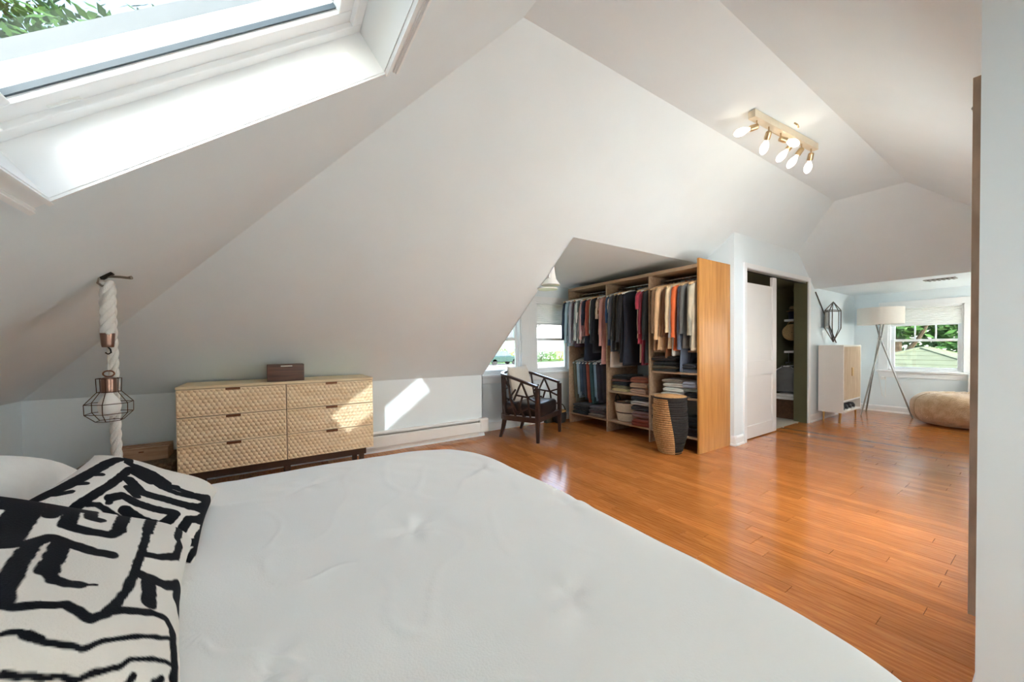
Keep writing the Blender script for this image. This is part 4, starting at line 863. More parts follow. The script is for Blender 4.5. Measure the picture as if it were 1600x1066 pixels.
G3 = [
 (.86, C((196, 158, 124), 'tan'), 'tan shirt hanging first in the right bay', .21, .50, 'shirt'),
 (.78, P('plaid_brown', (104, 66, 58), (60, 36, 36), (150, 110, 96)), 'brown checked shirt hanging in the right bay', .21, .45, 'shirt'),
 (.86, C((224, 182, 138), 'peach'), 'peach jacket hanging in the right bay', .23, .58, 'jacket'),
 (.95, C((120, 76, 48), 'chestnut'), 'chestnut brown cardigan hanging behind the peach jacket', .20, .55, 'cardigan'),
 (.84, C((232, 208, 168), 'cream'), 'cream blouse hanging in the right bay', .22, .50, 'blouse'),
 (.92, C((214, 216, 214), 'light_grey'), 'light grey shirt hanging left of the orange cardigan', .20, .56, 'shirt'),
 (.86, C((216, 100, 46), 'orange'), 'bright orange cardigan hanging in the right bay', .22, .56, 'cardigan'),
 (1.10, P('knit_blue', (92, 104, 124), (70, 78, 96), (120, 130, 146), 40), 'long blue grey knit cardigan hanging behind the orange one', .20, .70, 'cardigan'),
 (.84, C((104, 102, 98), 'mid_grey'), 'mid grey sweater hanging right of the orange cardigan', .21, .52, 'sweater'),
 (.84, C((140, 134, 120), 'tweed'), 'grey tweed jacket hanging next to the oak end panel', .21, .54, 'jacket'),
 (.86, C((186, 172, 148), 'sand'), 'sand coloured jacket hanging closest to the oak end panel', .21, .54, 'jacket')]
for i, (L, m_, lb, W_, sl, nm) in enumerate(G3):
    garment(2.775-i*.0495, L, m_, lb, W_*1.36, sl, name=nm, cat=nm if nm in ('jacket', 'cardigan', 'sweater') else 'shirt', seed=50+i, rz=random.uniform(-.07, .07), hang=hang_wood if i != 5 else hang_white, T=.025)
# trousers folded over hangers on the lower rod
def trousers(y_, L, mtl, label, W=.17, rz=0, seed=0):
    t = thing('trousers', label, 'trousers', (4.16, y_, 1.06), rz, 'trousers on the lower rod', local=True); n = 14; rings = []
    def ring(zz, w_, th, sgn, q):
        return [(w_*math.copysign(abs(math.cos(2*PI*k/n))**.5, math.cos(2*PI*k/n)), sgn*.013+th*math.sin(2*PI*k/n)*(1+.25*noise.noise(Vector((k, q*4, seed)))), zz) for k in range(n)]
    for sgn, nm in ((-1, 'front_leg'), (1, 'back_leg')):
        ll = L*(1 if sgn < 0 else .9)
        MB().loft([ring(-.115-ll*q, W*(.92-.12*q), .008+.008*math.sin(q*PI), sgn, q) for q in [k/10 for k in range(11)]]).build(nm, mtl, t, smooth='all')
    MB().tube([(-W*.9, 0, -.118), (W*.9, 0, -.118)], .018, 10).build('fold', mtl, t, smooth=True)
    MB().box((-W*.78, -.027, -.115-L+.01), (W*.78, -.018, -.115-L+.03)).build('hem', mtl, t, bevel=.003)
    hanger((4.16, y_, 1.06), hang_white, 'white plastic hanger carrying the '+label.split(' folded')[0].split(' hanging')[0], W, rz)
TR = [(4.27, .62, C((104, 104, 88), 'khaki'), 'khaki grey trousers folded over the hanger nearest the window'), (4.21, .55, C((176, 200, 214), 'bleached'), 'bleached blue jeans folded over a hanger'), (4.14, .50, C((84, 106, 132), 'jeans_mid'), 'wide mid blue jeans folded over a hanger'), (4.07, .56, C((70, 84, 102), 'jeans_dark'), 'dark blue jeans folded over the middle hanger'),
      (3.97, .60, C((160, 84, 66), 'rust'), 'rust red trousers folded over a hanger'), (3.90, .62, C((64, 96, 100), 'petrol'), 'petrol green trousers folded over a hanger'), (3.83, .56, C((150, 184, 206), 'jeans_light'), 'light blue jeans folded over a hanger'), (3.75, .58, C((72, 74, 88), 'ink_jeans'), 'ink grey jeans folded over a hanger'), (3.65, .58, C((66, 68, 78), 'slate_jeans'), 'slate jeans folded over the hanger next to the upright')]
for i, (y_, L, m_, lb) in enumerate(TR): trousers(y_, L, m_, lb, .23, random.uniform(-.25, .1), i)

# ---- folded clothes
def folded(loc, sx, sy, h, mtl, label, seed=0, rz=0, group='folded clothes on the wardrobe shelves', name='folded_sweater'):
    """folded knit: front edge shows two rolled layers"""
    t = tag(MB().build(name, mtl), label, 'clothing', group) if False else None
    n = 8; mb = MB(); rings = []; NX = 10
    prof = []
    for k in range(n+1): a = -PI/2+PI*k/n; prof.append((-1-.06*0+(-.10*math.cos(a)), .25+.25*math.sin(a)))
    for k in range(n+1): a = -PI/2+PI*k/n; prof.append((-1+(-.10*math.cos(a)), .75+.25*math.sin(a)))
    for k in range(7): q = k/6; prof.append((-1+2*q, 1.0+.04*math.sin(q*PI)))
    for k in range(n+1): a = PI/2-PI*k/n; prof.append((1+.06*math.cos(a), .5+.5*math.sin(a)))
    for k in range(5): q = k/4; prof.append((1-2*q, 0))
    for j in range(NX+1):
        v = -1+2*j/NX; e = (1-abs(v)**6)**.35 if abs(v) < 1 else 0; e = max(e, .25)
        rings.append([(px_*sx*(.97+.03*e), v*sy*(1+.02*noise.noise(Vector((px_, pz_*3, seed)))), (.5*(1-e)+pz_*e)*h*(1+.10*noise.noise(Vector((px_*2, v*2, seed))))if pz_ > .05 else .0) for px_, pz_ in prof])
    mb.loft(rings)
    o = mb.build(name, mtl, smooth=True); o.location = loc; o.rotation_euler = (0, 0, rz)
    return tag(o, label, 'clothing', group)
def stack(cx_, cy_, z_, items, sx=.17, sy=.13):
    for i, (h, rgb, lb) in enumerate(items):
        folded((cx_+random.uniform(-.01, .01), cy_+random.uniform(-.01, .01), z_+.001), sx, sy, h, C(rgb, 'fold_%d_%d_%d' % rgb), lb, seed=i+cy_*10, rz=random.uniform(-.08, .08)); z_ += h*1.12+.002
stack(4.14, 3.38, .575, [(.035, (222, 200, 150), 'straw yellow top at the bottom of the dark pile'), (.035, (150, 140, 112), 'khaki top near the bottom of the dark pile'), (.045, (34, 40, 56), 'navy sweater in the middle of the dark pile'), (.03, (110, 66, 62), 'maroon top in the dark pile'), (.05, (34, 34, 40), 'black sweater on top of the dark pile')])
stack(4.12, 3.06, .575, [(.065, (176, 146, 128), 'dusty beige sweater at the bottom of the rust pile'), (.06, (190, 160, 134), 'sand sweater in the middle of the rust pile'), (.07, (140, 78, 56), 'rust brown sweater on top of its pile')])
stack(4.10, 2.66, .885, [(.03, (30, 30, 32), 'black trousers at the bottom of the high shelf pile'), (.03, (96, 78, 52), 'dark olive top on the high shelf'), (.05, (24, 24, 27), 'black sweater on the high shelf pile'), (.05, (44, 34, 34), 'dark brown sweater topping the high shelf pile')], .18, .16)
stack(4.10, 2.36, .885, [(.04, (96, 112, 132), 'slate blue jeans folded on the high shelf'), (.05, (34, 36, 44), 'black sweater on the slate blue jeans')], .18, .10)
stack(4.14, 2.72, 1.135, [(.025, (70, 62, 64), 'dark grey tee on the small upper shelf'), (.03, (120, 100, 100), 'mauve tee on the small upper shelf')], .14, .09)
stack(4.12, 2.58, .60, [(.04, (206, 202, 196), 'pale grey sweater at the bottom of the pale pile'), (.05, (226, 222, 216), 'off-white sweater in the pale pile'), (.045, (214, 208, 202), 'crumpled pale sweater in the pale pile'), (.04, (150, 140, 130), 'taupe top on the pale pile')], .17, .13)
stack(4.12, 2.345, .60, [(.06, (30, 32, 36), 'black folded knit beside the pale pile'), (.035, (126, 128, 116), 'olive grey top under the lavender grey sweater'), (.07, (160, 164, 180), 'lavender grey sweater beside the pale pile')], .17, .085)
stack(4.10, 3.02, .165, [(.09, (132, 62, 44), 'brick red sweater at the bottom behind the cream basket'), (.085, (130, 100, 96), 'mauve brown sweater above the brick red one'), (.06, (52, 54, 62), 'dark checked shirt above the mauve sweater'), (.05, (190, 186, 182), 'grey striped shirt in the low pile'), (.05, (44, 46, 54), 'dark navy shirt topping the low pile')], .18, .13)
stack(4.12, 2.74, .165, [(.06, (70, 76, 82), 'grey jumper low behind the tall basket'), (.05, (200, 202, 204), 'white jumper low behind the tall basket'), (.07, (50, 62, 70), 'dark teal jumper low behind the tall basket')], .17, .10)
stack(4.12, 2.36, .165, [(.09, (46, 28, 30), 'dark maroon jumper low beside the oak end panel'), (.1, (34, 36, 42), 'black jumper low beside the oak end panel')], .17, .10)
stack(4.10, 4.10, .165, [(.05, (26, 34, 38), 'black bottle green jumper under the hanging jeans'), (.05, (36, 36, 42), 'black tee under the hanging jeans'), (.04, (60, 58, 60), 'charcoal tee under the hanging jeans')], .18, .15)
stack(4.10, 3.76, .165, [(.05, (120, 104, 92), 'taupe sweater under the light blue jeans'), (.05, (84, 74, 76), 'plum grey sweater under the light blue jeans'), (.04, (96, 90, 94), 'mauve grey scarf under the ink jeans')], .18, .15)

# ---- cream rope basket
bk = thing('rope_basket', 'cream rope basket with a dark stripe and black handles on the bottom shelf', 'basket', (4.10, 3.36, .166))
cream_r = mat('cream_rope', (228, 214, 194), .9, var=.1, scale=50, bump=.3); dk_r = mat('dark_rope', (70, 58, 54), .9, var=.2, scale=50, bump=.3)
for nm, k0, k1, m_ in (('lower_wall', 0, 7, cream_r), ('dark_stripe', 7, 8, dk_r), ('upper_wall', 8, 16, cream_r), ('rim', 16, 17, dk_r)):
    mb = MB()
    for k in range(k0, k1):
        r_ = .125+.045*(k/16)**.8; mb.tube([(4.10+r_*.95*math.cos(a*2*PI/28), 3.36+r_*math.sin(a*2*PI/28), .178+k*.0155) for a in range(28)], .0092, 6, True)
    mb.build(nm, m_, bk, smooth='all')
MB().lathe([(.001, .172), (.12, .172), (.12, .178), (.001, .178)], (4.10, 3.36, 0), 24).build('bottom', cream_r, bk)
for s_ in (-1, 1): MB().tube([(4.10-.04+.0*a, 3.36+s_*.162, .43)if a == 0 else (4.10-.06+.12*a/8, 3.36+s_*(.165+.015*math.sin(a/8*PI)), .42+.085*math.sin(a/8*PI)) for a in range(9)], .007, 6).build('handle', mat('black_handle', (34, 32, 34), .7), bk, smooth=True)
for i, (dx, dy, rgb, lb) in enumerate(((-.05, .06, (196, 160, 138), 'tan rolled cloth in the rope basket'), (0, -.04, (150, 136, 118), 'khaki rolled cloth in the rope basket'), (.04, .03, (216, 204, 190), 'ivory rolled cloth in the rope basket'))):
    mb = MB(); pts = [Vector((4.10+dx+.02*math.cos(k*.8)*(1-k/24), 3.36+dy-.05+.1*k/24, .40+.012*math.sin(k))) for k in range(25)]
    mb.tube(pts, [.018+.012*math.sin(k/24*PI) for k in range(25)], 8); tag(mb.build('rolled_cloth', C(rgb, 'roll%d' % i), smooth=True), lb, 'cloth', 'cloths in the rope basket')

# ---- tall coiled basket
tbk = thing('laundry_basket', 'tall coiled basket split diagonally into natural and black beside the wardrobe', 'basket', (3.72, 2.46, 0))
nat = mat('natural_seagrass', (206, 160, 108), .85, var=.3, scale=60, rgb2=(176, 126, 78), bump=.4); blk = mat('black_seagrass', (44, 38, 36), .85, var=.3, scale=60, bump=.4)
def tall_profile(q): return .115+.062*math.sin(min(1, q*1.9)*PI/2)-.012*max(0, (q-.55)/.45)
NR = 26; HB = .615
for nm, m_ in (('natural_coil', nat), ('black_coil', blk)):
    mb = MB()
    for k in range(NR):
        q = k/(NR-1); r_ = tall_profile(q); z_ = .012+q*(HB-.024); pts = []
        # diagonal split: black covers an arc that shifts with height
        a0, a1 = math.radians(237-32*q), math.radians(345)
        if nm == 'natural_coil': a0, a1 = a1, a0+2*PI
        N_ = 28; mb.tube([(3.72+r_*math.cos(a0+(a1-a0)*i/N_), 2.46+r_*math.sin(a0+(a1-a0)*i/N_), z_) for i in range(N_+1)], .0098, 6)
    mb.build(nm, m_, tbk, smooth='all')
MB().lathe([(.001, .004), (.11, .004), (.13, .02), (.001, .02)], (3.72, 2.46, 0), 24).build('bottom', nat, tbk)
MB().lathe([(tall_profile(k/20)-.004, .012+k/20*(HB-.024)) for k in range(21)], (3.72, 2.46, 0), 32, caps=False).build('lining', blk, tbk, smooth=True)
lid = MB()
for k in range(11): r_ = .166-k*.0148; lid.tube([(3.72+r_*math.cos(a*2*PI/28), 2.46+r_*math.sin(a*2*PI/28), HB+.012+.003*k*.4) for a in range(28)], .009, 6, True)
lid.build('lid', nat, tbk, smooth='all')
MB().tube([(3.72+.17*math.cos(a), 2.46+.17*math.sin(a), HB+.004) for a in [2*PI*k/28 for k in range(28)]], .012, 6, True).build('rim', blk, tbk, smooth='all')
for s_ in (1,): MB().tube([(3.72+.178*math.cos(a), 2.46+.178*math.sin(a), .50+.02*math.sin((a-1.6)/1.0*PI)) for a in [1.9+k*.12 for k in range(9)]], .012, 6).build('handle', nat, tbk, smooth=True)

# ================================================================ ARMCHAIR
esp = mat('espresso_wood', (62, 44, 38), .32, var=.25, scale=8, stretch=(6, 6, 1), coat=.15); leather = mat('black_brown_leather', (40, 34, 34), .28, var=.15, scale=30, bump=.1)
ch = thing('armchair', 'dark wood fretwork armchair with leather seat by the dormer windows', 'armchair', (2.91, 4.03, 0), math.radians(27), local=True); ch.scale = (1.06, 1.06, 1.03)
# local frame: +x right of sitter's view from front, -y front
def railpt(q):      # q 0..1 along the U from front-left arm round the back to front-right arm
    W_, D0, D1 = .33, -.28, .27; s_ = q*2-1; a = abs(s_)
    if a > .42: f_ = (1-a)/.58; x_ = W_*(1-.03*f_); y_ = D0+(D1-.16-D0)*f_; z_ = .675+.115*f_
    else: an = a/.42*PI/2; x_ = (W_*.97)*math.sin(an)**.8; y_ = (D1-.16)+.19*math.cos(an)**.9; z_ = .79+.045*(1-a/.42)
    return Vector((math.copysign(x_, s_), y_, z_))
NQ = 60
rl = MB(); ring = []
for i in range(NQ+1):
    p = railpt(i/NQ); a_, b_ = railpt(max(0, i/NQ-.01)), railpt(min(1, i/NQ+.01)); tg = (b_-a_).normalized(); nn = Vector((-tg.y, tg.x, 0)).normalized()
    ring.append([p+nn*-.022+Vector((0, 0, -.016)), p+nn*.022+Vector((0, 0, -.016)), p+nn*.022+Vector((0, 0, .016)), p+nn*-.022+Vector((0, 0, .016))])
rl.loft(ring).build('top_rail', esp, ch, bevel=.003)
def low(q): p = railpt(q).copy(); p.z = .27; return p
rl = MB(); ring = []
for i in range(NQ+1):
    p = low(i/NQ); a_, b_ = low(max(0, i/NQ-.01)), low(min(1, i/NQ+.01)); tg = (b_-a_).normalized(); nn = Vector((-tg.y, tg.x, 0)).normalized()
    ring.append([p+nn*-.02+Vector((0, 0, -.03)), p+nn*.02+Vector((0, 0, -.03)), p+nn*.02+Vector((0, 0, .03)), p+nn*-.02+Vector((0, 0, .03))])
rl.loft(ring).build('seat_rail', esp, ch, bevel=.003)
MB().bar((-.33, -.27, .27), (.33, -.27, .27), .04, .06).build('front_rail', esp, ch, bevel=.003)
for s_ in (-1, 1):
    MB().loft([[(s_*.33+dx, -.28+dy, z_) for dx, dy in ((-w_, -w_), (w_, -w_), (w_, w_), (-w_, w_))] for z_, w_ in ((0, .016), (.27, .024), (.665, .024))]).build('leg', esp, ch, bevel=.003)
    MB().loft([[(s_*.27+dx, .2+k_+dy, z_) for dx, dy in ((-w_, -w_), (w_, -w_), (w_, w_), (-w_, w_))] for z_, w_, k_ in ((0, .016, .07), (.12, .02, .03), (.27, .024, 0), (.79, .022, .02))]).build('leg', esp, ch, bevel=.003)
def fret(q0, v0, q1, v1):
    mb = MB(); pts = []
    for k in range(7):
        f_ = k/6; q_ = q0+(q1-q0)*f_; v_ = v0+(v1-v0)*f_; a_ = low(q_); b_ = railpt(q_); pts.append(a_.lerp(b_, .03+.94*v_))
    for a_, b_ in zip(pts[:-1], pts[1:]): mb.bar(a_, b_, .016, .02)
    mb.build('fretwork_bar', esp, ch)
FR = [(.02, .55, .10, .62), (.10, .62, .16, 1), (.10, .62, .07, .0), (.0, .25, .08, .3), (.16, 1, .24, .45), (.10, .62, .22, .6), (.08, .35, .20, .1), (.20, .1, .15, .62), (.20, .1, .28, .5), (.28, .5, .22, .75), (.28, .5, .3, 1), (.22, 0, .28, .5), (.0, .8, .1, .62), (.13, 0, .2, .42), (.24, .3, .30, .2)]
for a, b, c, d in FR: fret(a, b, c, d); fret(1-a, b, 1-c, d)
for a, b, c, d in ((.32, 0, .40, .55), (.40, .55, .34, 1), (.40, .55, .5, .3), (.5, .3, .6, .55), (.6, .55, .66, 1), (.6, .55, .68, 0), (.5, .3, .46, 0), (.45, 1, .5, .62), (.5, .62, .56, 1), (.40, .55, .5, .62), (.6, .55, .5, .62)): fret(a, b, c, d)
cu = MB(); rings = []
for z_, f_ in ((.30, .90), (.305, .96), (.33, 1.0), (.40, 1.01), (.44, .985), (.458, .92), (.466, .7), (.47, .3)):
    rings.append([(.30*f_*math.copysign(abs(math.cos(2*PI*k/40))**.32, math.cos(2*PI*k/40)), -.03+.255*f_*math.copysign(abs(math.sin(2*PI*k/40))**.32, math.sin(2*PI*k/40)), z_) for k in range(40)])
cu.loft(rings).build('seat_cushion', leather, ch, smooth=True)
cl_ = MB(); 
sq = pillow('throw_pillow', mat('ivory_pillow_cloth', (226, 218, 206), .9, var=.05, scale=40), 'ivory square pillow leaning against the armchair back', (2.86, 4.16, .69), (.89, .454, 0), (-.10, .20, .95), .26, .25, .075)
# bag beside the wardrobe
bg = thing('tote_bag', 'small black round bag with tan rim between armchair and wardrobe', 'bag', (3.74, 4.38, 0)); tanl = mat('tan_leather', (200, 152, 88), .5, var=.1); blb = mat('black_bag_cloth', (38, 36, 36), .6, var=.1)
MB().lathe([(.06, .006), (.095, .02), (.112, .08), (.112, .15), (.1, .185)], (3.74, 4.38, 0), 24).build('body', blb, bg, smooth=True)
MB().lathe([(.1, .18), (.108, .184), (.108, .2), (.09, .202)], (3.74, 4.38, 0), 24).build('rim', tanl, bg, smooth=True)
MB().tube([(3.74-.075+.15*k/10, 4.38-.06, .2+.1*math.sin(k/10*PI)) for k in range(11)], .008, 6).build('handle', blb, bg, smooth=True)
MB().lathe([(.001, 0), (.028, 0), (.028, .006), (.001, .006)], (0, 0, 0), 14).build('tan_patch', tanl, bg).location = (-.095, -.06, .1)
bx2 = thing('tan_box', 'tan lidded box stacked behind the black bag', 'box', (3.66, 4.50, 0))
MB().box((3.55, 4.46, 0), (3.72, 4.535, .27)).build('body', mat('dark_green_card', (62, 66, 52), .7), bx2, bevel=.004); MB().box((3.545, 4.455, .27), (3.725, 4.54, .30)).build('lid', tanl, bx2, bevel=.004)
# sconce on the dormer cheek
sc_ = thing('wall_sconce', 'white bell-shaped sconce just behind the edge of the sloped ceiling', 'lamp', (2.40, 3.0, 1.85)); opal = mat('opal_glass', (244, 243, 240), .25, var=.01)
MB().box((2.381, 2.93, 1.90), (2.40, 3.07, 2.0)).build('back_plate', opal, sc_, bevel=.006)
MB().lathe([(.03, 2.04), (.045, 2.03), (.05, 1.96), (.062, 1.90), (.10, 1.845), (.102, 1.84), (.06, 1.84)], (2.455, 3.0, 0), 24).build('shade', opal, sc_, smooth=True)
MB().lathe([(.05, 1.822), (.11, 1.815), (.11, 1.803), (.05, 1.80)], (2.46, 3.06, 0), 24).build('drip_tray', opal, sc_, smooth=True)

# ================================================================ CLOSET DOOR
t = thing('door_1', 'white two-panel sliding closet door left half open', 'door', (5.3, 2.23, 0), kind='structure')
D0, D1, DYY = 4.842, 5.78, 2.215
z0, z1 = .012, 2.10; st = .115
for nm, a, b in (('stile', (D0, DYY, z0), (D0+st, DYY+.035, z1)), ('stile', (D1-st, DYY, z0), (D1, DYY+.035, z1)), ('top_rail', (D0+st, DYY, z1-.13), (D1-st, DYY+.035, z1)), ('lock_rail', (D0+st, DYY, .80), (D1-st, DYY+.035, .99)), ('bottom_rail', (D0+st, DYY, z0), (D1-st, DYY+.035, .17))): MB().box(a, b).build(nm, door_w, t, bevel=.003)
for a, b in ((.17, .80), (.99, z1-.13)): MB().box((D0+st-.005, DYY+.014, a-.005), (D1-st+.005, DYY+.024, b+.005)).build('panel', door_w, t)
MB().lathe([(.001, 0), (.02, 0), (.024, .003), (.024, .006), (.014, .006), (.012, .002), (.001, .002)], (0, 0, 0), 18).build('pull', nickel, t, smooth=True)
t.children[-1].rotation_euler = (PI/2, 0, 0); t.children[-1].location = (D1-.05-5.3, DYY-.002-2.23, 1.02)
tr = thing('trim_1', 'white casing and dark sliding track around the closet opening', 'trim', (5.7, 2.17, 0), kind='structure')
for a, b in (((DX0-.06, YC-.02, 0), (DX0, YC+.1, DZ+.06)), ((DX1, YC-.02, 0), (DX1+.075, YC, DZ+.06)), ((DX0, YC-.02, DZ), (DX1, YC, DZ+.06))): MB().box(a, b).build('casing', trim_w, tr, bevel=.003)
MB().box((DX0, YC+.012, DZ-.022), (DX1, YC+.022, DZ)).build('track', nickel, tr); MB().box((DX0, YC+.03, DZ-.018), (DX1, YC+.075, DZ)).build('track_slot', mat('dark_track', (50, 48, 46), .6), tr)
MB().box((DX1-.004, YC+.0, 0), (DX1, YC+.17, DZ)).build('jamb', olive, tr)
# closet contents
for z_, lb in ((1.56, 'upper white shelf in the dark olive closet'), (1.055, 'lower white shelf in the dark olive closet')):
    t = thing('closet_shelf', lb, 'shelf', (7.1, 2.42, z_)); MB().box((6.93, 2.29, z_), (7.25, 2.55, z_+.035)).build('board', trim_w, t, bevel=.004)
    MB().prism([(7.25, 2.4, z_-.12), (7.25, 2.4, z_), (7.05, 2.4, z_)], (0, .02, 0)).build('bracket', trim_w, t)
straw = mat('straw', (206, 176, 128), .85, var=.3, scale=70, bump=.5); navyc = C((36, 44, 72), 'cap_navy')
t = thing('straw_hat', 'pale straw hat on the navy box in the closet', 'hat', (7.06, 2.45, 1.72))
MB().lathe([(.11, 0), (.115, .006), (.075, .014), (.07, .07), (.05, .085), (.001, .09)], (7.06, 2.45, 1.726), 24).build('crown', straw, t, smooth=True)
MB().lathe([(.073, .014), (.076, .016), (.074, .036), (.071, .036)], (7.06, 2.45, 1.726), 24).build('band', C((120, 92, 60), 'hatband'), t, smooth=True)
t = thing('navy_hat_box', 'navy round box under the straw hat on the upper closet shelf', 'box', (7.06, 2.44, 1.596)); MB().lathe([(.085, 0), (.09, .01), (.09, .09)], (7.06, 2.44, 1.596), 24).build('body', navyc, t, smooth=True); MB().lathe([(.095, .085), (.095, .125), (.05, .129)], (7.06, 2.44, 1.596), 24).build('lid', navyc, t, smooth=True)
t = thing('straw_bag', 'round straw bag hanging below the upper closet shelf', 'bag', (6.97, 2.46, 1.28))
mb = MB()
for k in range(9): r_ = .125-k*.0138; mb.tube([(6.97, 2.46+r_*math.cos(a*2*PI/26), 1.385+r_*math.sin(a*2*PI/26)) for a in range(26)], .0078, 6, True)
mb.build('coil_body', straw, t, smooth='all'); MB().tube([(6.97, 2.46-.07, 1.49), (6.97, 2.46-.04, 1.545), (6.97, 2.46, 1.556), (6.97, 2.46+.04, 1.545), (6.97, 2.46+.07, 1.49)], .004, 6).build('strap', tanl, t, smooth=True)
t = thing('closet_rail', 'short metal rail under the lower closet shelf', 'rail', (7.05, 2.5, .9)); MB().tube([(6.82, 2.5, .90), (7.25, 2.5, .90)], .010, 10).build('bar', chrome, t, smooth=True)
for x_ in (6.97, 7.2): MB().tube([(x_, 2.5, .90), (x_, 2.5, 1.056)], .005, 6).build('hanger_rod', chrome, t)
for i, (x_, rgb, lb, L_, nm) in enumerate(((6.88, (112, 112, 112), 'grey dress hanging nearest on the low closet rail', .47, 'dress'), (7.00, (84, 86, 88), 'charcoal dress hanging in the middle of the low closet rail', .45, 'dress'), (7.12, (118, 116, 114), 'mid grey tunic hanging last on the low closet rail', .40, 'tunic'))):
    garment(2.5, L_, C(rgb, 'closet%d' % i), lb, .15, .0, name=nm, cat='dress', seed=80+i, rz=PI/2, x=x_, z=.90)
folded((6.98, 2.5, .315), .15, .15, .09, C((226, 224, 220), 'white_sheet'), 'white folded sheet on the brown wicker hamper in the closet', 3, 0, group='closet linens', name='folded_sheet')
hm = thing('wicker_hamper', 'brown wicker hamper on the closet carpet', 'basket', (7.0, 2.52, .008)); mb = MB()
wick = mat('brown_wicker', (104, 74, 50), .85, var=.4, scale=50, bump=.6)
for k in range(12):
    e_ = .004*(k % 2); mb.box((6.83-e_, 2.36-e_, .01+k*.023), (7.2+e_, 2.72+e_, .031+k*.023))
mb.build('woven_body', wick, hm, bevel=.005); MB().box((6.82, 2.35, .285), (7.21, 2.73, .31)).build('rim', wick, hm, bevel=.006)

# ================================================================ CABINET, ORNAMENT
cabw = mat('warm_white_lacquer', (230, 226, 220), .4, var=.02, scale=6); ribw = mat('whitewashed_oak', (222, 204, 180), .6, var=.2, scale=4, stretch=(14, 14, 1), rgb2=(200, 178, 150)); brass = mat('brushed_brass', (200, 158, 96), .3, 1.0, var=.1, scale=40)
cb = thing('shoe_cabinet', 'white cabinet with whitewashed oak doors and brass legs', 'cabinet', (7.48, 2.0, 0)); CX0, CX1, CY0, CY1, CZ0, CZ1 = 7.06, 7.88, 1.845, 2.145, .16, 1.175
for nm, a, b in (('side_panel', (CX0, CY0, CZ0), (CX0+.022, CY1, CZ1)), ('side_panel', (CX1-.022, CY0, CZ0), (CX1, CY1, CZ1)), ('top', (CX0+.022, CY0, CZ1-.022), (CX1-.022, CY1, CZ1)), ('bottom', (CX0+.022, CY0, CZ0), (CX1-.022, CY1, CZ0+.022)), ('middle_shelf', (CX0+.022, CY0+.004, .325), (CX1-.022, CY1, .345)), ('back_panel', (CX0+.022, CY1-.012, CZ0+.022), (CX1-.022, CY1, CZ1-.022))): MB().box(a, b).build(nm, cabw, cb, bevel=.002)
cm_ = (CX0+CX1)/2
for a, b, nm in ((CX0+.024, cm_-.002, 0), (cm_+.002, CX1-.024, 1)):
    mb = MB().box((a, CY0+.006, .348), (b, CY0+.022, CZ1-.025))
    N_ = 26
    for k in range(N_): x_ = a+.006+(b-a-.012)*k/(N_-1); mb.prism([(x_-.005, CY0+.006, .352), (x_, CY0+.0015, .352), (x_+.005, CY0+.006, .352)], (0, 0, CZ1-.033-.348))
    d = mb.build('door', ribw, cb); hx_ = b-.035 if nm == 0 else a+.0
    MB().box((hx_, CY0-.008, .70), (hx_+.035, CY0+.004, .83)).build('handle', brass, d, bevel=.002)
for x_ in (CX0+.07, CX1-.07):
    for y_ in (CY0+.05, CY1-.05): MB().tube([(x_+(.02 if x_ > cm_ else -.02), y_, 0), (x_, y_, CZ0+.003)], [.009, .015], 10).build('leg', brass, cb, smooth=True)
shm = mat('dark_shoe_leather', (62, 62, 68), .5, var=.2)
def shoe(x_, y_, z_, lb, rz=0):
    t = thing('shoe', lb, 'shoe', (x_, y_, z_), rz, 'shoes in the cabinet', local=True)
    rings = []
    for q, w_, h_ in ((0, .025, .05), (.08, .033, .075), (.3, .034, .072), (.5, .037, .05), (.75, .041, .038), (.95, .03, .03), (1, .012, .018)):
        y0_ = -.12+.24*q; rings.append([(w_*math.cos(a), y0_, .012+h_*(.5+.5*math.sin(a))) for a in [2*PI*k/12 for k in range(12)]])
    MB().loft(rings).build('upper', shm, t, smooth='all'); MB().loft([[(x2, y2, z2) for x2, y2 in [(.036*math.cos(2*PI*k/16), .125*math.sin(2*PI*k/16)) for k in range(16)]] for z2 in (0, .014)]).build('sole', trim_w, t)
for i in range(4): shoe(CX0+.14+i*.16, 1.99, CZ0+.023, ['leftmost dark shoe on the open cabinet shelf', 'second dark shoe on the open cabinet shelf', 'third dark shoe on the open cabinet shelf', 'rightmost dark shoe on the open cabinet shelf'][i])
# faceted geometric wall ornament with mirror facets, hung on a slanted rod
om = thing('geometric_ornament', 'faceted dark metal wall ornament with mirror panes above the white cabinet', 'ornament', (7.45, 2.12, 1.24)); om_m = mat('gunmetal', (92, 84, 78), .4, .8); mir = mat('ornament_mirror', (196, 196, 198), .06, 1.0, var=.01)
oc = Vector((7.45, 2.075, 0)); T_ = Vector((7.45, 2.075, 1.86)); B_ = Vector((7.45, 2.075, 1.225))
U_ = [Vector((7.45+.22*math.cos(a), 2.075+.085*math.sin(a), 1.72)) for a in [2*PI*k/5-PI/2+.2 for k in range(5)]]; L_ = [Vector((7.45+.22*math.cos(a), 2.075+.085*math.sin(a), 1.44)) for a in [2*PI*k/5-PI/2+.2 for k in range(5)]]
ed = MB()
for k in range(5):
    for a, b in ((T_, U_[k]), (U_[k], U_[(k+1) % 5]), (U_[k], L_[k]), (L_[k], B_)): ed.tube([a, b], .0065, 6)
ed.build('frame', om_m, om)
for k in (0, 2): MB().prism([U_[k], U_[(k+1) % 5], L_[(k+1) % 5], L_[k]], (0, .002, 0)).build('mirror_pane', mir, om)
tag(MB().tube([(7.02, 2.168, 1.995), (7.93, 2.168, 1.215)], .008, 8).build('slanted_rod', om_m, smooth=True), 'thin dark rod slanting down the wall behind the ornament', 'rod')

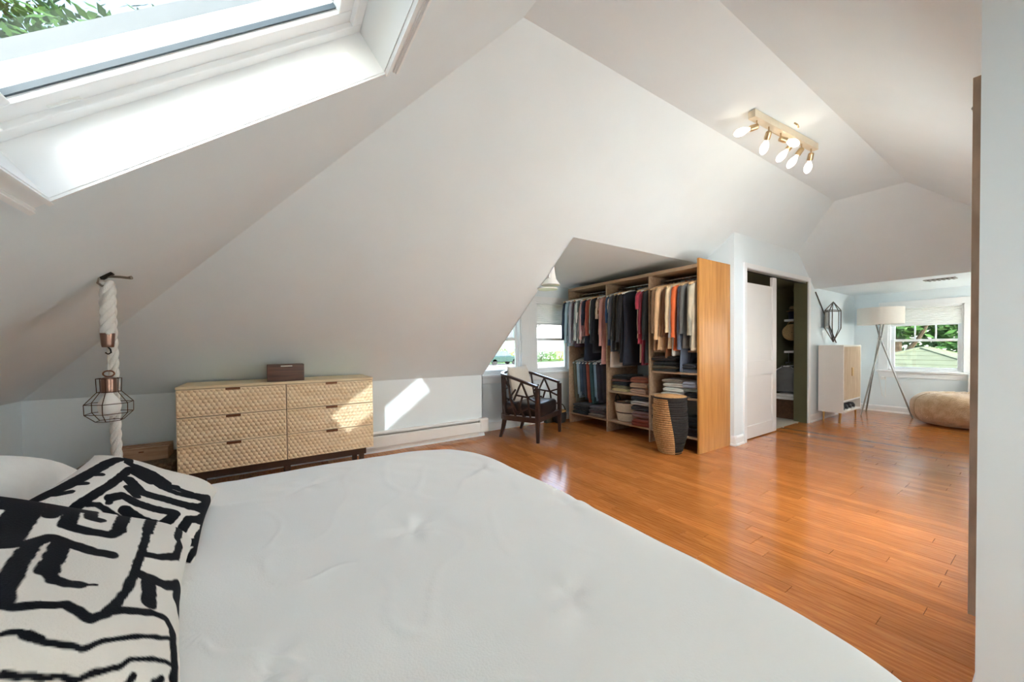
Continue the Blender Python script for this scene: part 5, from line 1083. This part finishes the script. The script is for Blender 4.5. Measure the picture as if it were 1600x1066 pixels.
# ================================================================ TRIPOD LAMP, BEAN BAG, FAR WALL ITEMS
lp = thing('tripod_lamp', 'tripod floor lamp with a wide white drum shade', 'lamp', (8.5, 1.76, 0)); steel = mat('satin_steel', (150, 148, 144), .35, .9, var=.08); shade_w = mat('white_drum_shade', (226, 221, 214), .9, var=.02, scale=30, bump=.1, bscale=300)
lc = Vector((8.5, 1.755, 0)); hubz = 1.27
for (fx, fy) in ((8.80, 1.975), (8.20, 1.93), (8.50, 1.38)):
    d = (lc-Vector((fx, fy, 0))); top_ = Vector((fx, fy, 0))+d*1.14; top_.z = hubz+.24
    off = Vector((d.y, -d.x, 0)).normalized()*.016
    MB().tube([Vector((fx, fy, 0))+off, Vector((lc.x, lc.y, hubz))+off, Vector((top_.x, top_.y, top_.z))+off], .0115, 10).build('leg', steel, lp, smooth=True)
MB().lathe([(.02, hubz-.02), (.03, hubz-.015), (.03, hubz+.015), (.02, hubz+.02)], (lc.x, lc.y, 0), 16).build('hub', steel, lp, smooth=True)
R_ = .285
MB().lathe([(R_, 1.51), (R_, 1.785), (R_-.004, 1.785), (R_-.004, 1.51), (R_, 1.51)], (lc.x, lc.y, 0), 48, caps=False).build('shade', shade_w, lp, smooth=True)
MB().lathe([(.001, 1.515), (R_-.005, 1.515), (R_-.005, 1.518), (.001, 1.518)], (lc.x, lc.y, 0), 48).build('diffuser', shade_w, lp)
mb = MB()
for k in range(3): a = 2*PI*k/3; mb.tube([(lc.x, lc.y, 1.76), (lc.x+(R_-.003)*math.cos(a), lc.y+(R_-.003)*math.sin(a), 1.76)], .003, 6)
mb.build('spider', steel, lp); MB().lathe([(.02, 1.50), (.022, 1.60), (.018, 1.62)], (lc.x, lc.y, 0), 12).build('socket', steel, lp)
MB().tube([(lc.x, lc.y, 1.5), (lc.x-.03, lc.y+.02, 1.2), (lc.x+.05, lc.y+.03, .7), (lc.x+.2, lc.y+.01, .3), (lc.x+.33, lc.y+.0, .26), (8.885, 1.76, .60)], .0035, 6).build('cord', hang_white, lp, smooth=True)
bb = thing('bean_bag', 'tan plush bean bag on the floor below the far window', 'bean bag', (8.22, .87, 0)); plush = mat('tan_plush', (204, 176, 142), .95, var=.25, scale=14, rgb2=(184, 152, 116), bump=.8, bscale=70, sheen=.5)
rings = []; n = 64
for i in range(27):
    q = i/26; an = -PI/2+PI*q; rz_ = math.cos(an); zc = .235+.235*math.copysign(abs(math.sin(an))**.75, math.sin(an))
    ring = []
    for k in range(n):
        a = 2*PI*k/n; r_ = (.47*max(rz_, .02)**.5)*(1+.045*noise.noise(Vector((math.cos(a)*1.6, math.sin(a)*1.6, q*3)))+.025*math.sin(8*a)*math.sin(q*PI)**2)
        ring.append((8.22+r_*1.0*math.cos(a), .87+r_*1.02*math.sin(a), max(.002, zc+.045*noise.noise(Vector((math.cos(a)*2.2, math.sin(a)*2.2, 5+q*2)))*q)))
    rings.append(ring)
MB().loft(rings).build('cushion_body', plush, bb, smooth='all')
for k in range(4):
    a0 = 2*PI*k/4+.6; MB().tube([(8.22+.48*math.cos(a0)*math.cos(t_)**.5, .87+.49*math.sin(a0)*math.cos(t_)**.5, .24+.24*math.copysign(abs(math.sin(t_))**.75, math.sin(t_))) for t_ in [-.9+k2*.17 for k2 in range(13)]], .004, 5).build('seam', plush, bb)
pu = thing('air_purifier', 'white upright tower standing behind the bean bag at the right', 'appliance', (8.74, .47, 0))
MB().box((8.72, .32, .02), (8.87, .85, .72)).build('body', enam, pu, bevel=.02, bseg=3); MB().box((8.73, .34, 0), (8.86, .81, .03)).build('base', mat('grey_base', (150, 150, 150), .5), pu); MB().box((8.74, .36, .72), (8.85, .79, .74)).build('vent_top', mat('grey_base', (150, 150, 150)), pu, bevel=.004)
ol = thing('wall_outlet', 'white outlet with plug under the far window', 'outlet', (8.897, 1.79, .60)); MB().box((8.888, 1.755, .565), (8.899, 1.825, .675)).build('cover_plate', enam, ol, bevel=.002); MB().box((8.862, 1.768, .58), (8.888, 1.812, .62)).build('plug', hang_white, ol, bevel=.006)
vn = thing('ceiling_vent', 'grey slotted air vent in the alcove ceiling', 'vent', (7.6, .98, 2.05)); gv = mat('vent_grey', (150, 146, 142), .4, .4)
MB().box((7.5, .84, 2.052), (7.68, 1.13, 2.06)).build('frame', gv, vn, bevel=.002)
for k in range(6): MB().box((7.512, .86+k*.043, 2.046), (7.668, .86+k*.043+.02, 2.053)).build('slat', mat('vent_dark', (110, 106, 102), .5), vn)
bd = thing('cork_board', 'tall brown framed board seen edge-on on the right wall end', 'board', (1.9, .16, 1.2)); corkm = mat('brown_board_edge', (186, 158, 134), .8, var=.25, scale=30, stretch=(1, 1, .3))
MB().box((1.755, YNW+.001, .375), (2.2, YNW+.02, 1.985)).build('frame', corkm, bd, bevel=.001); MB().box((1.80, YNW+.02, .42), (2.155, YNW+.023, 1.94)).build('cork_face', mat('cork', (176, 136, 96), .9, var=.3, scale=80), bd)

# ================================================================ TRACK LIGHT
tl = thing('track_light', 'pale gold ceiling bar with six adjustable glass bulbs', 'lamp', (3.53, 1.28, 2.9)); gold = mat('champagne_gold', (202, 176, 138), .32, .85, var=.08, scale=30)
p0, p1 = Vector((3.03, 1.325, 2.922)), Vector((4.02, 1.25, 2.922))
MB().bar(p0, p1, .052, .056).build('bar', mat('champagne_bar', (226, 212, 188), .3, .3, var=.05), tl, bevel=.003)
MB().bar(p0+Vector((.4, 0, .03)), p0+Vector((.6, -.015, .03)), .1, .012).build('ceiling_plate', gold, tl); MB().tube([(3.5, 1.22, 2.955), (3.5, 1.20, 2.93), (3.53, 1.205, 2.92)], .006, 6).build('finial', gold, tl)
filam = mat('glowing_filament', (255, 226, 180), .5, emis=6); 
bg_m = bpy.data.materials.new('clear_bulb_glass'); bg_m.use_nodes = True; nt = bg_m.node_tree; nt.nodes.clear()
_o = nt.nodes.new('ShaderNodeOutputMaterial'); _m = nt.nodes.new('ShaderNodeMixShader'); _t = nt.nodes.new('ShaderNodeBsdfTransparent'); _e = nt.nodes.new('ShaderNodeEmission'); _e.inputs[0].default_value = (1, .9, .75, 1); _e.inputs[1].default_value = 0.55
_m.inputs[0].default_value = .55; nt.links.new(_t.outputs[0], _m.inputs[1]); nt.links.new(_e.outputs[0], _m.inputs[2]); nt.links.new(_m.outputs[0], _o.inputs[0])
BULBS = [(.07, (-.75, .95, -.25)), (.24, (.45, .5, -.8)), (.42, (.8, -.5, -.3)), (.60, (-.35, .6, -.8)), (.76, (-.1, .65, -.85)), (.93, (.45, .35, -.8))]
for q, d in BULBS:
    a = p0.lerp(p1, q)-Vector((0, 0, .028)); d = Vector(d).normalized(); k_ = a-Vector((0, 0, .045))
    arm = MB().tube([a, k_], .005, 8).build('stem', gold, tl, smooth=True)
    e0 = k_-d*.012; hd = MB().tube([e0, e0+d*.008, e0+d*.052, e0+d*.06], [.012, .021, .023, .021], 14).build('lamp_holder', gold, tl, smooth=True)
    s0 = e0+d*.06; pr_ = [(.012, 0), (.014, .012), (.026, .035), (.031, .055), (.029, .078), (.02, .098), (.008, .108), (.002, .11)]
    MB().tube([s0+d*z_ for r_, z_ in pr_], [r_ for r_, z_ in pr_], 16).build('bulb', bg_m, hd, smooth='all')
    MB().tube([s0+d*.02, s0+d*.09], .004, 6).build('filament', filam, hd)
    ld = bpy.data.lights.new('bulb_light', 'SPOT'); ld.energy = BULB_W; ld.color = (.92, 1.0, 1.1); ld.shadow_soft_size = .04; ld.spot_size = math.radians(168); ld.spot_blend = 1.0
    lo = bpy.data.objects.new('bulb_light', ld); COL.objects.link(lo); lo.parent = tl; lo.location = s0+d*.13-tl.location; lo.rotation_euler = (0, 0, 0)
